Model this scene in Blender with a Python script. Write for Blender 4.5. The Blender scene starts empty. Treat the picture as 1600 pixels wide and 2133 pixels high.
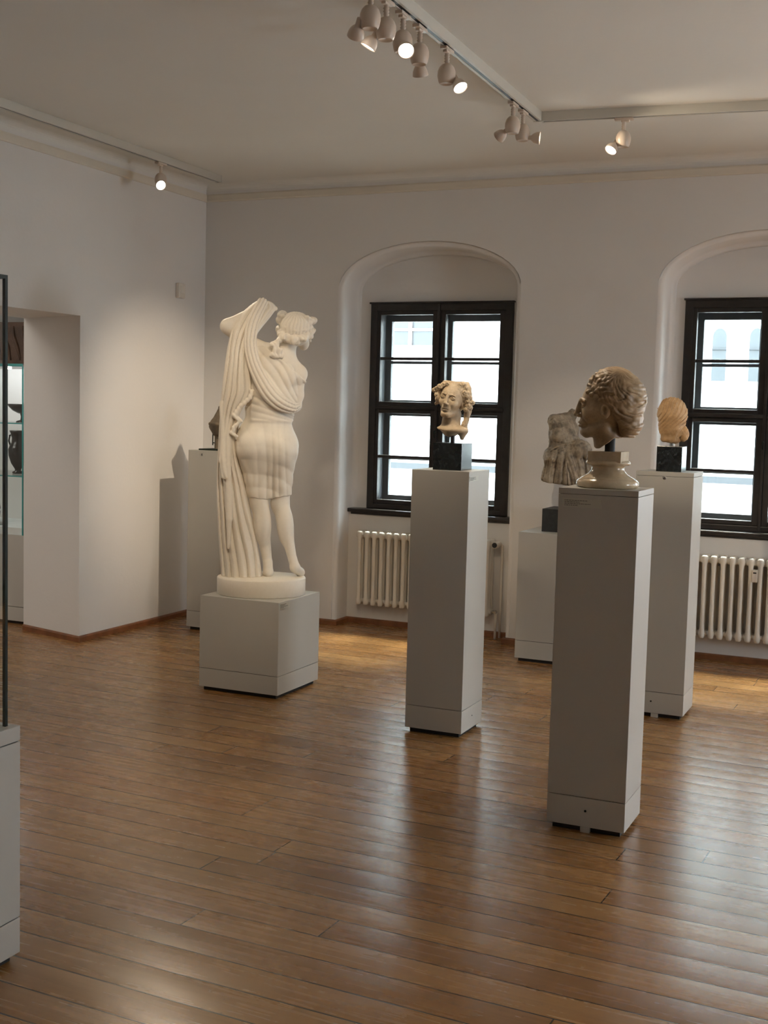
import bpy, bmesh, math, random
import numpy as np
from mathutils import Vector, Matrix

random.seed(7)
COL = bpy.context.scene.collection
PI = math.pi

# =====================================================================
# basic helpers
# =====================================================================
def tag(o, label=None, cat=None, group=None, kind=None):
    if label: o['label'] = label
    if cat: o['category'] = cat
    if group: o['group'] = group
    if kind: o['kind'] = kind
    return o

def empty(name, loc=(0, 0, 0), rz=0.0, label=None, cat=None, group=None, kind=None):
    o = bpy.data.objects.new(name, None)
    COL.objects.link(o)
    o.location = loc
    o.rotation_euler = (0, 0, rz)
    o.empty_display_size = 0.05
    return tag(o, label, cat, group, kind)

def link_mesh(name, me, mat=None, parent=None, smooth=False):
    o = bpy.data.objects.new(name, me)
    COL.objects.link(o)
    if mat: me.materials.append(mat)
    if parent: o.parent = parent
    if smooth:
        me.polygons.foreach_set('use_smooth', [True] * len(me.polygons))
    return o

def from_bm(name, bm, mat=None, parent=None, smooth=False, recalc=True):
    if recalc:
        bmesh.ops.recalc_face_normals(bm, faces=bm.faces)
    me = bpy.data.meshes.new(name)
    bm.to_mesh(me); bm.free()
    return link_mesh(name, me, mat, parent, smooth)

def add_box(bm, x0, x1, y0, y1, z0, z1, bevel=0.0, seg=2):
    g = bmesh.ops.create_cube(bm, size=1.0)
    vs = g['verts']
    for v in vs:
        v.co = Vector(((x0 + x1) / 2 + v.co.x * (x1 - x0), (y0 + y1) / 2 + v.co.y * (y1 - y0), (z0 + z1) / 2 + v.co.z * (z1 - z0)))
    if bevel > 0:
        es = list({e for v in vs for e in v.link_edges})
        bmesh.ops.bevel(bm, geom=es, offset=bevel, segments=seg, affect='EDGES', profile=0.6)

def box(name, x0, x1, y0, y1, z0, z1, mat, parent=None, bevel=0.0):
    bm = bmesh.new()
    add_box(bm, x0, x1, y0, y1, z0, z1, bevel)
    return from_bm(name, bm, mat, parent)

def add_lathe(bm, prof, n=40, M=None, close=True):
    """prof: list of (r, z)"""
    rings = []
    for r, z in prof:
        ring = []
        if r < 1e-6:
            v = bm.verts.new((0, 0, z)); ring = [v] * n
        else:
            for i in range(n):
                a = 2 * PI * i / n
                ring.append(bm.verts.new((r * math.cos(a), r * math.sin(a), z)))
        rings.append(ring)
    if M is not None:
        for v in {v for r in rings for v in r}:
            v.co = M @ v.co
    for a, b in zip(rings[:-1], rings[1:]):
        for i in range(n):
            j = (i + 1) % n
            vs = []
            for v in (a[i], a[j], b[j], b[i]):
                if v not in vs: vs.append(v)
            if len(vs) >= 3:
                try: bm.faces.new(vs)
                except ValueError: pass

def add_tube(bm, pts, r, n=12):
    """round tube along a polyline, capped"""
    pts = [Vector(p) for p in pts]
    rs = r if isinstance(r, (list, tuple)) else [r] * len(pts)
    rings = []
    up = Vector((0.123, 0.31, 0.95))
    for i, p in enumerate(pts):
        d = (pts[min(i + 1, len(pts) - 1)] - pts[max(i - 1, 0)]).normalized()
        a = d.cross(up)
        if a.length < 1e-3: a = d.cross(Vector((1, 0, 0)))
        a.normalize(); b = d.cross(a)
        rings.append([bm.verts.new(p + (a * math.cos(2 * PI * k / n) + b * math.sin(2 * PI * k / n)) * rs[i]) for k in range(n)])
    for A, B in zip(rings[:-1], rings[1:]):
        for k in range(n):
            bm.faces.new((A[k], A[(k + 1) % n], B[(k + 1) % n], B[k]))
    bm.faces.new(rings[0][::-1]); bm.faces.new(rings[-1])

def add_prism(bm, poly, z0, z1):
    a = [bm.verts.new((p[0], p[1], z0)) for p in poly]
    b = [bm.verts.new((p[0], p[1], z1)) for p in poly]
    n = len(poly)
    bm.faces.new(a[::-1]); bm.faces.new(b)
    for i in range(n):
        bm.faces.new((a[i], a[(i + 1) % n], b[(i + 1) % n], b[i]))

def dup(o, parent=None, loc=None):
    c = o.copy(); COL.objects.link(c)
    if parent is not None: c.parent = parent
    if loc is not None: c.location = loc
    for ch in list(o.children):
        dup(ch, c)
    return c

# =====================================================================
# materials
# =====================================================================
def new_mat(name):
    m = bpy.data.materials.new(name); m.use_nodes = True
    nt = m.node_tree
    return m, nt, nt.nodes['Principled BSDF'], nt.nodes['Material Output']

def N(nt, typ, **kw):
    n = nt.nodes.new(typ)
    for k, v in kw.items():
        if k == 'ins':
            for i, val in v.items(): n.inputs[i].default_value = val
        else: setattr(n, k, v)
    return n

def math_n(nt, op, a, b=None, c=None, clamp=False):
    n = nt.nodes.new('ShaderNodeMath'); n.operation = op; n.use_clamp = clamp
    for i, x in enumerate((a, b, c)):
        if x is None: continue
        if isinstance(x, (int, float)): n.inputs[i].default_value = x
        else: nt.links.new(x, n.inputs[i])
    return n.outputs[0]

def mix_c(nt, f, a, b, typ='MIX'):
    n = nt.nodes.new('ShaderNodeMix'); n.data_type = 'RGBA'; n.blend_type = typ
    for s, x in ((0, f), (6, a), (7, b)):
        if isinstance(x, (int, float)): n.inputs[s].default_value = x
        elif isinstance(x, tuple): n.inputs[s].default_value = x
        else: nt.links.new(x, n.inputs[s])
    return n.outputs[2]

def ramp(nt, f, stops):
    n = nt.nodes.new('ShaderNodeValToRGB')
    e = n.color_ramp.elements
    while len(e) < len(stops): e.new(0.5)
    for el, (p, c) in zip(e, stops):
        el.position = p; el.color = c if len(c) == 4 else (*c, 1)
    nt.links.new(f, n.inputs[0])
    return n.outputs[0]

def plain(name, col, rough=0.6, var=0.06, scale=6.0, bump=0.0, bscale=60.0, metal=0.0, spec=0.5):
    m, nt, b, out = new_mat(name)
    tc = N(nt, 'ShaderNodeTexCoord')
    no = N(nt, 'ShaderNodeTexNoise', ins={'Scale': scale, 'Detail': 4.0})
    nt.links.new(tc.outputs['Object'], no.inputs['Vector'])
    lo = tuple(c * (1 - var) for c in col); hi = tuple(min(1, c * (1 + var)) for c in col)
    c = ramp(nt, no.outputs[0], [(0.3, lo), (0.7, hi)])
    nt.links.new(c, b.inputs['Base Color'])
    b.inputs['Roughness'].default_value = rough
    b.inputs['Metallic'].default_value = metal
    b.inputs['Specular IOR Level'].default_value = spec
    if bump > 0:
        n2 = N(nt, 'ShaderNodeTexNoise', ins={'Scale': bscale, 'Detail': 5.0})
        nt.links.new(tc.outputs['Object'], n2.inputs['Vector'])
        bp = N(nt, 'ShaderNodeBump', ins={'Strength': bump, 'Distance': 0.01})
        nt.links.new(n2.outputs[0], bp.inputs['Height'])
        nt.links.new(bp.outputs[0], b.inputs['Normal'])
    return m

def stone(name, base, dark, light, rough=0.55, patch=4.0, fine=45.0, crev=0.6, bump=0.25, dirt=0.0, dirtcol=(0.08, 0.05, 0.03), fineamt=0.6):
    """weathered stone: patches, fine grain, dark hollows"""
    m, nt, b, out = new_mat(name)
    tc = N(nt, 'ShaderNodeTexCoord')
    n1 = N(nt, 'ShaderNodeTexNoise', ins={'Scale': patch, 'Detail': 5.0, 'Roughness': 0.6})
    n2 = N(nt, 'ShaderNodeTexNoise', ins={'Scale': fine, 'Detail': 4.0, 'Roughness': 0.65})
    nt.links.new(tc.outputs['Object'], n1.inputs['Vector']); nt.links.new(tc.outputs['Object'], n2.inputs['Vector'])
    c1 = ramp(nt, n1.outputs[0], [(0.3, dark), (0.5, base), (0.72, light)])
    f2 = ramp(nt, n2.outputs[0], [(0.3, (0.78, 0.76, 0.73)), (0.65, (1.06, 1.06, 1.06))])
    c = mix_c(nt, fineamt, c1, f2, 'MULTIPLY')
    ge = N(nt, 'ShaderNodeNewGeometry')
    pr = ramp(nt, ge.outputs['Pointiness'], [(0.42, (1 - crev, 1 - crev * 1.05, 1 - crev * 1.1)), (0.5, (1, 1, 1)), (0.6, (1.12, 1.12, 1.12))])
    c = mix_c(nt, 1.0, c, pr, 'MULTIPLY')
    if dirt > 0:
        n3 = N(nt, 'ShaderNodeTexNoise', ins={'Scale': patch * 2.2, 'Detail': 7.0, 'Roughness': 0.7})
        nt.links.new(tc.outputs['Object'], n3.inputs['Vector'])
        f3 = ramp(nt, n3.outputs[0], [(0.48, (0, 0, 0)), (0.7, (dirt, dirt, dirt))])
        c = mix_c(nt, f3, c, (*dirtcol, 1))
    nt.links.new(c, b.inputs['Base Color'])
    b.inputs['Roughness'].default_value = rough
    bp = N(nt, 'ShaderNodeBump', ins={'Strength': bump, 'Distance': 0.004})
    nt.links.new(n2.outputs[0], bp.inputs['Height']); nt.links.new(bp.outputs[0], b.inputs['Normal'])
    return m

def glow(name, col, strength):
    m, nt, b, out = new_mat(name)
    b.inputs['Base Color'].default_value = (*col, 1)
    b.inputs['Emission Color'].default_value = (*col, 1)
    b.inputs['Emission Strength'].default_value = strength
    return m

def glass(name, tint=(0.96, 0.985, 0.98), refl=0.08):
    m, nt, b, out = new_mat(name)
    nt.nodes.remove(b)
    t = N(nt, 'ShaderNodeBsdfTransparent'); t.inputs[0].default_value = (*tint, 1)
    g = N(nt, 'ShaderNodeBsdfGlossy'); g.inputs['Roughness'].default_value = 0.02
    lw = N(nt, 'ShaderNodeLayerWeight', ins={'Blend': 0.5})
    fc = math_n(nt, 'ADD', math_n(nt, 'MULTIPLY', math_n(nt, 'POWER', lw.outputs['Facing'], 5.0), 0.7), 0.025)
    mx = N(nt, 'ShaderNodeMixShader')
    nt.links.new(fc, mx.inputs[0]); nt.links.new(t.outputs[0], mx.inputs[1]); nt.links.new(g.outputs[0], mx.inputs[2])
    nt.links.new(mx.outputs[0], out.inputs['Surface'])
    return m

def floor_mat():
    m, nt, b, out = new_mat('plank_floor')
    tc = N(nt, 'ShaderNodeTexCoord')
    mp = N(nt, 'ShaderNodeMapping'); mp.inputs['Rotation'].default_value = (0, 0, math.radians(2.0))
    nt.links.new(tc.outputs['Object'], mp.inputs['Vector'])
    sp = N(nt, 'ShaderNodeSeparateXYZ'); nt.links.new(mp.outputs[0], sp.inputs[0])
    X, Y = sp.outputs[0], sp.outputs[1]
    Wd, Ln = 0.136, 3.1
    yr = math_n(nt, 'DIVIDE', math_n(nt, 'ADD', Y, 10.03), Wd)
    row = math_n(nt, 'FLOOR', yr); fy = math_n(nt, 'FRACT', yr)
    w1 = N(nt, 'ShaderNodeTexWhiteNoise', noise_dimensions='1D'); nt.links.new(row, w1.inputs['W'])
    xo = math_n(nt, 'ADD', math_n(nt, 'DIVIDE', math_n(nt, 'ADD', X, 20.0), Ln), math_n(nt, 'MULTIPLY', w1.outputs[0], 3.7))
    pl = math_n(nt, 'FLOOR', xo); fx = math_n(nt, 'FRACT', xo)
    cb = N(nt, 'ShaderNodeCombineXYZ'); nt.links.new(row, cb.inputs[0]); nt.links.new(pl, cb.inputs[1])
    w2 = N(nt, 'ShaderNodeTexWhiteNoise', noise_dimensions='2D'); nt.links.new(cb.outputs[0], w2.inputs['Vector'])
    rnd = w2.outputs[0]
    base = ramp(nt, rnd, [(0.0, (0.235, 0.108, 0.032)), (0.35, (0.275, 0.135, 0.042)), (0.7, (0.315, 0.162, 0.054)), (1.0, (0.27, 0.122, 0.037))])
    # grain, stretched along the boards
    gv = N(nt, 'ShaderNodeCombineXYZ')
    nt.links.new(math_n(nt, 'ADD', math_n(nt, 'MULTIPLY', X, 1.3), math_n(nt, 'MULTIPLY', rnd, 37.0)), gv.inputs[0])
    nt.links.new(math_n(nt, 'MULTIPLY', Y, 24.0), gv.inputs[1])
    gn = N(nt, 'ShaderNodeTexNoise', ins={'Scale': 1.6, 'Detail': 3.0, 'Roughness': 0.5, 'Distortion': 0.5})
    nt.links.new(gv.outputs[0], gn.inputs['Vector'])
    gc = ramp(nt, gn.outputs[0], [(0.3, (0.88, 0.86, 0.84)), (0.55, (1, 1, 1)), (0.75, (1.08, 1.07, 1.05))])
    c = mix_c(nt, 0.8, base, gc, 'MULTIPLY')
    # worn, darker zones
    wn = N(nt, 'ShaderNodeTexNoise', ins={'Scale': 1.6, 'Detail': 6.0, 'Roughness': 0.7})
    nt.links.new(mp.outputs[0], wn.inputs['Vector'])
    wc = ramp(nt, wn.outputs[0], [(0.32, (0.82, 0.80, 0.80)), (0.55, (1, 1, 1)), (0.8, (1.06, 1.04, 1.0))])
    c = mix_c(nt, 0.75, c, wc, 'MULTIPLY')
    # specks and knots
    kv = N(nt, 'ShaderNodeMapping'); kv.inputs['Scale'].default_value = (1.0, 1.7, 1.0)
    nt.links.new(mp.outputs[0], kv.inputs['Vector'])
    kn = N(nt, 'ShaderNodeTexVoronoi', ins={'Scale': 3.4}); nt.links.new(kv.outputs[0], kn.inputs['Vector'])
    kf = ramp(nt, kn.outputs['Distance'], [(0.015, (0.75, 0.75, 0.75)), (0.055, (0, 0, 0))])
    c = mix_c(nt, kf, c, (0.035, 0.020, 0.012, 1))
    sn = N(nt, 'ShaderNodeTexNoise', ins={'Scale': 34.0, 'Detail': 3.0, 'Roughness': 0.6})
    nt.links.new(kv.outputs[0], sn.inputs['Vector'])
    sf = ramp(nt, sn.outputs[0], [(0.66, (0, 0, 0)), (0.74, (0.5, 0.5, 0.5))])
    c = mix_c(nt, sf, c, (0.05, 0.028, 0.015, 1))
    # joints
    edge = math_n(nt, 'MINIMUM', fy, math_n(nt, 'SUBTRACT', 1.0, fy))
    jit = math_n(nt, 'MULTIPLY', w1.outputs[0], 0.009)
    g1 = math_n(nt, 'LESS_THAN', edge, math_n(nt, 'ADD', jit, 0.018))
    g2 = math_n(nt, 'LESS_THAN', fx, 0.0015)
    gap = math_n(nt, 'MAXIMUM', g1, g2)
    c = mix_c(nt, math_n(nt, 'MULTIPLY', gap, 0.9), c, (0.022, 0.012, 0.007, 1))
    nt.links.new(c, b.inputs['Base Color'])
    rr = math_n(nt, 'ADD', math_n(nt, 'MULTIPLY', gn.outputs[0], 0.08), math_n(nt, 'MULTIPLY', wn.outputs[0], 0.06))
    nt.links.new(math_n(nt, 'ADD', rr, 0.20), b.inputs['Roughness'])
    b.inputs['Specular IOR Level'].default_value = 0.55
    # cupped boards
    cup = math_n(nt, 'MULTIPLY', math_n(nt, 'POWER', math_n(nt, 'ABSOLUTE', math_n(nt, 'SUBTRACT', fy, 0.5)), 2.0), -1.6)
    hgt = math_n(nt, 'ADD', math_n(nt, 'ADD', cup, math_n(nt, 'MULTIPLY', gn.outputs[0], 0.03)), math_n(nt, 'MULTIPLY', gap, -0.5))
    hgt = math_n(nt, 'ADD', hgt, math_n(nt, 'MULTIPLY', rnd, 0.4))
    bp = N(nt, 'ShaderNodeBump', ins={'Strength': 0.22, 'Distance': 0.01})
    nt.links.new(hgt, bp.inputs['Height']); nt.links.new(bp.outputs[0], b.inputs['Normal'])
    return m

M = {}
M['wall'] = plain('lime_plaster', (0.745, 0.73, 0.71), 0.85, 0.025, 1.3, 0.10, 38.0)
M['ceiling'] = plain('ceiling_paint', (0.75, 0.745, 0.71), 0.9, 0.025, 1.0, 0.08, 25.0)
M['moulding'] = plain('moulding_paint', (0.70, 0.65, 0.56), 0.7, 0.03)
M['floor'] = floor_mat()
M['skirting'] = plain('skirting_wood', (0.20, 0.075, 0.026), 0.45, 0.25, 14.0)
M['frame'] = plain('dark_stained_wood', (0.017, 0.013, 0.011), 0.42, 0.3, 20.0, 0.1, 50)
M['lining'] = plain('window_box_lining', (0.05, 0.052, 0.058), 0.5, 0.2, 16.0)
M['sill'] = plain('dark_sill', (0.020, 0.016, 0.014), 0.3, 0.3, 20.0)
M['glass'] = glass('window_glass')
M['caseglass'] = glass('case_glass', (0.972, 0.985, 0.98))
M['glassedge'] = plain('glass_edge', (0.05, 0.30, 0.29), 0.15, 0.1)
M['plinth'] = plain('grey_lacquer', (0.49, 0.475, 0.435), 0.45, 0.015, 3.0, 0.02, 300)
M['plinthband'] = plain('grey_lacquer_band', (0.51, 0.495, 0.455), 0.42, 0.015, 3.0)
M['shadowgap'] = plain('black_recess', (0.012, 0.011, 0.011), 0.7)
M['caption'] = plain('caption_card', (0.52, 0.51, 0.44), 0.35, 0.02)
M['print'] = plain('caption_print', (0.16, 0.15, 0.13), 0.6)
M['steel'] = plain('steel', (0.45, 0.44, 0.42), 0.3, 0.05, metal=1.0)
M['darkmetal'] = plain('dark_metal', (0.012, 0.018, 0.013), 0.55, 0.1, spec=0.2)
M['black'] = plain('black_granite', (0.012, 0.014, 0.014), 0.16, 0.35, 60.0)
M['slate'] = plain('dark_slate', (0.020, 0.021, 0.021), 0.5, 0.3, 40.0)
M['rod'] = plain('mount_rod', (0.025, 0.014, 0.012), 0.4)
M['plaster'] = stone('white_plaster_cast', (0.81, 0.745, 0.64), (0.78, 0.715, 0.605), (0.83, 0.775, 0.68), 0.5, 3.0, 60.0, 0.40, 0.03, fineamt=0.12)
M['warm'] = stone('honey_marble', (0.56, 0.44, 0.29), (0.42, 0.31, 0.19), (0.66, 0.54, 0.38), 0.5, 6.0, 55.0, 0.55, 0.22, 0.35, (0.20, 0.13, 0.07))
M['brown'] = stone('brown_marble', (0.36, 0.24, 0.125), (0.20, 0.125, 0.06), (0.50, 0.36, 0.20), 0.46, 7.0, 60.0, 0.65, 0.2, 0.6, (0.10, 0.065, 0.035))
M['ochre'] = stone('ochre_marble', (0.54, 0.34, 0.165), (0.36, 0.22, 0.10), (0.64, 0.45, 0.25), 0.6, 7.0, 60.0, 0.5, 0.3, 0.35, (0.22, 0.13, 0.06))
M['grey'] = stone('grey_weathered_marble', (0.30, 0.25, 0.185), (0.16, 0.13, 0.095), (0.42, 0.355, 0.27), 0.7, 9.0, 42.0, 0.92, 0.6, 0.85, (0.06, 0.05, 0.04))
M['darkstone'] = stone('dark_brown_stone', (0.15, 0.115, 0.075), (0.09, 0.07, 0.045), (0.21, 0.165, 0.11), 0.6, 9.0, 60.0, 0.5, 0.3)
M['soclemarble'] = stone('polished_marble_socle', (0.49, 0.385, 0.25), (0.40, 0.30, 0.18), (0.57, 0.47, 0.33), 0.18, 5.0, 25.0, 0.2, 0.03)
M['radiator'] = plain('radiator_enamel', (0.74, 0.71, 0.65), 0.35, 0.02)
M['whiteplastic'] = plain('white_plastic', (0.70, 0.66, 0.60), 0.4, 0.03)
M['spot'] = plain('spotlight_enamel', (0.62, 0.52, 0.43), 0.32, 0.03)
M['track'] = plain('track_aluminium', (0.56, 0.54, 0.48), 0.4, 0.02)
M['slot'] = plain('track_slot', (0.015, 0.015, 0.018), 0.4)
M['bulb'] = glow('lit_lamp', (1.0, 0.90, 0.78), 14.0)
M['pot'] = plain('black_glazed_ware', (0.016, 0.011, 0.009), 0.14, 0.3)
M['panel'] = stone('brown_relief_wood', (0.085, 0.045, 0.026), (0.05, 0.026, 0.015), (0.12, 0.07, 0.042), 0.6, 6.0, 40.0, 0.6, 0.4)
M['cloth'] = plain('case_liner', (0.8, 0.82, 0.82), 0.7)
M['facade'] = plain('facade_render', (0.72, 0.72, 0.71), 0.9, 0.02)
def leaded_mat():
    m, nt, b, out = new_mat('leaded_glass')
    tc = N(nt, 'ShaderNodeTexCoord')
    vo = N(nt, 'ShaderNodeTexVoronoi', voronoi_dimensions='3D', ins={'Scale': 17.0, 'Randomness': 0.0})
    nt.links.new(tc.outputs['Object'], vo.inputs['Vector'])
    c = ramp(nt, vo.outputs['Distance'], [(0.0, (0.015, 0.019, 0.023)), (0.36, (0.015, 0.019, 0.023)), (0.42, (0.0075, 0.0095, 0.012)), (0.48, (0.013, 0.0165, 0.020))])
    nt.links.new(c, b.inputs['Base Color'])
    b.inputs['Roughness'].default_value = 0.4
    return m
M['leaded'] = leaded_mat()
M['lead'] = plain('lead_came', (0.007, 0.009, 0.012), 0.6)
M['roof'] = plain('roof_tiles', (0.4, 0.36, 0.36), 0.8, 0.2, 8.0)
M['timber'] = plain('pale_timber', (0.62, 0.50, 0.45), 0.8)
M['street'] = plain('street_paving', (0.45, 0.44, 0.42), 0.9)

# =====================================================================
# camera
# =====================================================================
cam_d = bpy.data.cameras.new('camera')
cam = bpy.data.objects.new('camera', cam_d); COL.objects.link(cam)
CR = ((0.9118925, 0.40961599, 0.02582279), (0.0577671, -0.06580257, -0.99615912), (-0.40634349, 0.90988173, -0.0836672))
mw = Matrix(((CR[0][0], -CR[1][0], -CR[2][0], 0), (CR[0][1], -CR[1][1], -CR[2][1], 0), (CR[0][2], -CR[1][2], -CR[2][2], 1.6), (0, 0, 0, 1)))
cam.matrix_world = mw
cam_d.sensor_fit = 'HORIZONTAL'; cam_d.sensor_width = 36.0
cam_d.lens = 36.0 * 2555.39 / 1600.0
cam_d.clip_start = 0.05; cam_d.clip_end = 200
bpy.context.scene.camera = cam

# =====================================================================
# room shell
# =====================================================================
XL, YB, ZC = -5.13, 8.044, 3.25          # left wall, window wall, ceiling
XR, YF = 4.6, -2.6                       # unseen right and front walls
ZCOR = 3.12
YN, YP = 8.30, 8.235                     # back of the window recess, face of its parapet
HALF, SPR, RISE = 0.656, 2.455, 0.287    # arch half width, springing, rise
ARCH_C = [-3.309, -1.0, 1.31, 3.62]
WIN_C = [-3.294, -1.006, 1.31, 3.62]
WZ0, WZ1, WHW = 0.86, 2.373, 0.55

def arch_outline(c, off=0.0):
    """points up the left side, over the arch and down the right side"""
    h, r = HALF + off, RISE + off
    pts = [(c - h, 0.0), (c - h, 0.8), (c - h, 1.6), (c - h, SPR - 0.12)]
    for i in range(25):
        a = PI - PI * i / 24
        pts.append((c + h * math.cos(a), SPR + r * math.sin(a)))
    pts += [(c + h, SPR - 0.12), (c + h, 1.6), (c + h, 0.8), (c + h, 0.0)]
    return pts

def build_window_wall():
    bm = bmesh.new()
    q = lambda *p: bm.faces.new([bm.verts.new(v) for v in p])
    R = 0.035
    # face of the wall: piers and the zone over each arch
    xs = [XL]
    for c in ARCH_C: xs += [c - HALF - R, c + HALF + R]
    xs.append(XR)
    for a, b in zip(xs[0::2], xs[1::2]):
        q((a, YB, 0), (b, YB, 0), (b, YB, ZC), (a, YB, ZC))
    for c, wc in zip(ARCH_C, WIN_C):
        o = arch_outline(c, R)
        for (x0, z0), (x1, z1) in zip(o[4:28], o[5:29]):
            q((x0, YB, z0), (x1, YB, z1), (x1, YB, ZC), (x0, YB, ZC))
        # rounded arris, reveal, and fillet into the recess back
        secs = []
        for k in range(5):
            t = PI / 2 * k / 4
            secs.append((R * (1 - math.sin(t)), YB + R * (1 - math.cos(t))))
        for k in range(5):
            t = PI / 2 * k / 4
            secs.append((-R * (1 - math.cos(t)), YN - R + R * math.sin(t)))
        outs = []
        for off, y in secs:
            outs.append([bm.verts.new((x, y, z)) for x, z in arch_outline(c, off)])
        for A, B in zip(outs[:-1], outs[1:]):
            for i in range(len(A) - 1):
                f = bm.faces.new((A[i], A[i + 1], B[i + 1], B[i])); f.smooth = True
        # recess back around the window
        inn = arch_outline(c, -R)
        for (x0, z0), (x1, z1) in zip(inn[4:28], inn[5:29]):
            q((x0, YN, WZ1), (x1, YN, WZ1), (x1, YN, z1), (x0, YN, z0))
        hi = HALF - R
        q((c - hi, YN, 0), (wc - WHW, YN, 0), (wc - WHW, YN, WZ1), (c - hi, YN, WZ1))
        q((wc + WHW, YN, 0), (c + hi, YN, 0), (c + hi, YN, WZ1), (wc + WHW, YN, WZ1))
        # parapet under the sill
        q((c - HALF, YP, 0), (c + HALF, YP, 0), (c + HALF, YP, 0.83), (c - HALF, YP, 0.83))
        q((c - HALF, YP, 0.83), (c + HALF, YP, 0.83), (c + HALF, YN + 0.3, 0.83), (c - HALF, YN + 0.3, 0.83))
        # outer lining of the opening
        y2 = YN + 0.26
        for x in (wc - WHW, wc + WHW):
            q((x, YN, 0.83), (x, y2, 0.83), (x, y2, WZ1), (x, YN, WZ1))
        q((wc - WHW, YN, WZ1), (wc + WHW, YN, WZ1), (wc + WHW, y2, WZ1), (wc - WHW, y2, WZ1))
    bmesh.ops.remove_doubles(bm, verts=bm.verts, dist=1e-5)
    o = from_bm('wall_back', bm, M['wall'], recalc=False)
    return tag(o, 'pale plastered window wall with deep round-arched window recesses', kind='structure')
build_window_wall()

# left wall with the doorway
DY0, DY1, DZ, DT = 5.1, 6.55, 2.155, 0.60
def build_left_wall():
    bm = bmesh.new()
    q = lambda *p: bm.faces.new([bm.verts.new(v) for v in p])
    x0, x1 = XL, XL - DT
    ya, yb = DY1, DY1 + 0.16
    q((x0, ya, 0), (x0, YB, 0), (x0, YB, ZC), (x0, ya, ZC))
    q((x0, DY0, DZ), (x0, ya, DZ), (x0, ya, ZC), (x0, DY0, ZC))
    q((x0, YF, 0), (x0, DY0, 0), (x0, DY0, ZC), (x0, YF, ZC))
    q((x0, ya, 0), (x1, yb, 0), (x1, yb, DZ), (x0, ya, DZ))
    q((x0, DY0, 0), (x1, DY0, 0), (x1, DY0, DZ), (x0, DY0, DZ))
    q((x0, ya, DZ), (x1, yb, DZ), (x1, DY0, DZ), (x0, DY0, DZ))
    # far side, facing the next room
    q((x1, yb, 0), (x1, YB + 1, 0), (x1, YB + 1, ZC), (x1, yb, ZC))
    q((x1, DY0, DZ), (x1, yb, DZ), (x1, yb, ZC), (x1, DY0, ZC))
    q((x1, 2.0, 0), (x1, DY0, 0), (x1, DY0, ZC), (x1, 2.0, ZC))
    bmesh.ops.remove_doubles(bm, verts=bm.verts, dist=1e-5)
    return from_bm('wall_left', bm, M['wall'], recalc=False)
tag(build_left_wall(), 'pale plastered left wall with a thick doorway opening', kind='structure')

def quad_struct(name, pts, mat, label):
    bm = bmesh.new()
    bm.faces.new([bm.verts.new(p) for p in pts])
    return tag(from_bm(name, bm, mat, recalc=False), label, kind='structure')
quad_struct('floor', [(-9.0, YF, 0), (XR, YF, 0), (XR, 8.5, 0), (XL - 0.3, 8.5, 0), (XL - 0.3, 9.2, 0), (-9.0, 9.2, 0)], M['floor'], 'worn glossy brown plank floor')
quad_struct('ceiling', [(-9.0, YF, ZC), (-9.0, 9.2, ZC), (XL - 0.3, 9.2, ZC), (XL - 0.3, 8.35, ZC), (XR, 8.35, ZC), (XR, YF, ZC)], M['ceiling'], 'flat pale plaster ceiling')
def build_right_wall():
    bm = bmesh.new()
    q = lambda y0, y1, z0, z1: bm.faces.new([bm.verts.new(v) for v in ((XR, y0, z0), (XR, y1, z0), (XR, y1, z1), (XR, y0, z1))])
    ys = [YF]
    for c in ROPEN: ys += [c - 0.45, c + 0.45]
    ys.append(YB)
    ys = sorted(ys)
    for a, b in zip(ys[0::2], ys[1::2]): q(a, b, 0, ZC)
    for c in ROPEN:
        q(c - 0.45, c + 0.45, 0, 0.95); q(c - 0.45, c + 0.45, 1.95, ZC)
    return tag(from_bm('wall_right', bm, M['wall'], recalc=False), 'right wall of the room with an added daylight opening', kind='structure')
ROPEN = (5.2,)  # unseen opening, added to let more daylight in from the right
build_right_wall()
quad_struct('wall_front', [(XL, YF, 0), (XR, YF, 0), (XR, YF, ZC), (XL, YF, ZC)], M['wall'], 'plain wall behind the viewer')
quad_struct('wall_far_end', [(-9.0, 9.0, 0), (XL - DT, 9.0, 0), (XL - DT, 9.0, ZC), (-9.0, 9.0, ZC)], M['wall'], 'end wall of the room beyond the doorway')
quad_struct('wall_far_side', [(-7.6, 2.0, 0), (-7.6, 9.0, 0), (-7.6, 9.0, ZC), (-7.6, 2.0, ZC)], M['wall'], 'pale wall of the room seen through the doorway')
quad_struct('wall_far_near', [(-9.0, 2.0, 0), (XL - DT, 2.0, 0), (XL - DT, 2.0, ZC), (-9.0, 2.0, ZC)], M['wall'], 'near wall of the room beyond the doorway')

def sweep(name, prof, path, mat, label):
    """prof: (out, z) pairs off the wall; path: (x, y, nx, ny) with mitred normals"""
    bm = bmesh.new()
    rows = [[bm.verts.new((x + nx * o, y + ny * o, z)) for o, z in prof] for x, y, nx, ny in path]
    for A, B in zip(rows[:-1], rows[1:]):
        for i in range(len(prof) - 1):
            bm.faces.new((A[i], A[i + 1], B[i + 1], B[i]))
    return tag(from_bm(name, bm, mat, recalc=False), label, kind='structure')
corn = [(0, ZCOR), (0.010, ZCOR + 0.002), (0.014, ZCOR + 0.010), (0.014, ZCOR + 0.046), (0.010, ZCOR + 0.056), (0.0, ZCOR + 0.058)]
cove = [(0.05 * (1 - math.cos(t)) * 1.4, ZC - 0.05 + 0.05 * math.sin(t) - 0.0004) for t in [PI / 2 * k / 6 for k in range(7)]]
room_path = [(XL, YF, 1, 0), (XL, YB, 1, -1), (XR, YB, 0, -1)]
sweep('trim_1', corn, room_path, M['moulding'], 'thin cream cornice moulding round the top of the walls')
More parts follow.
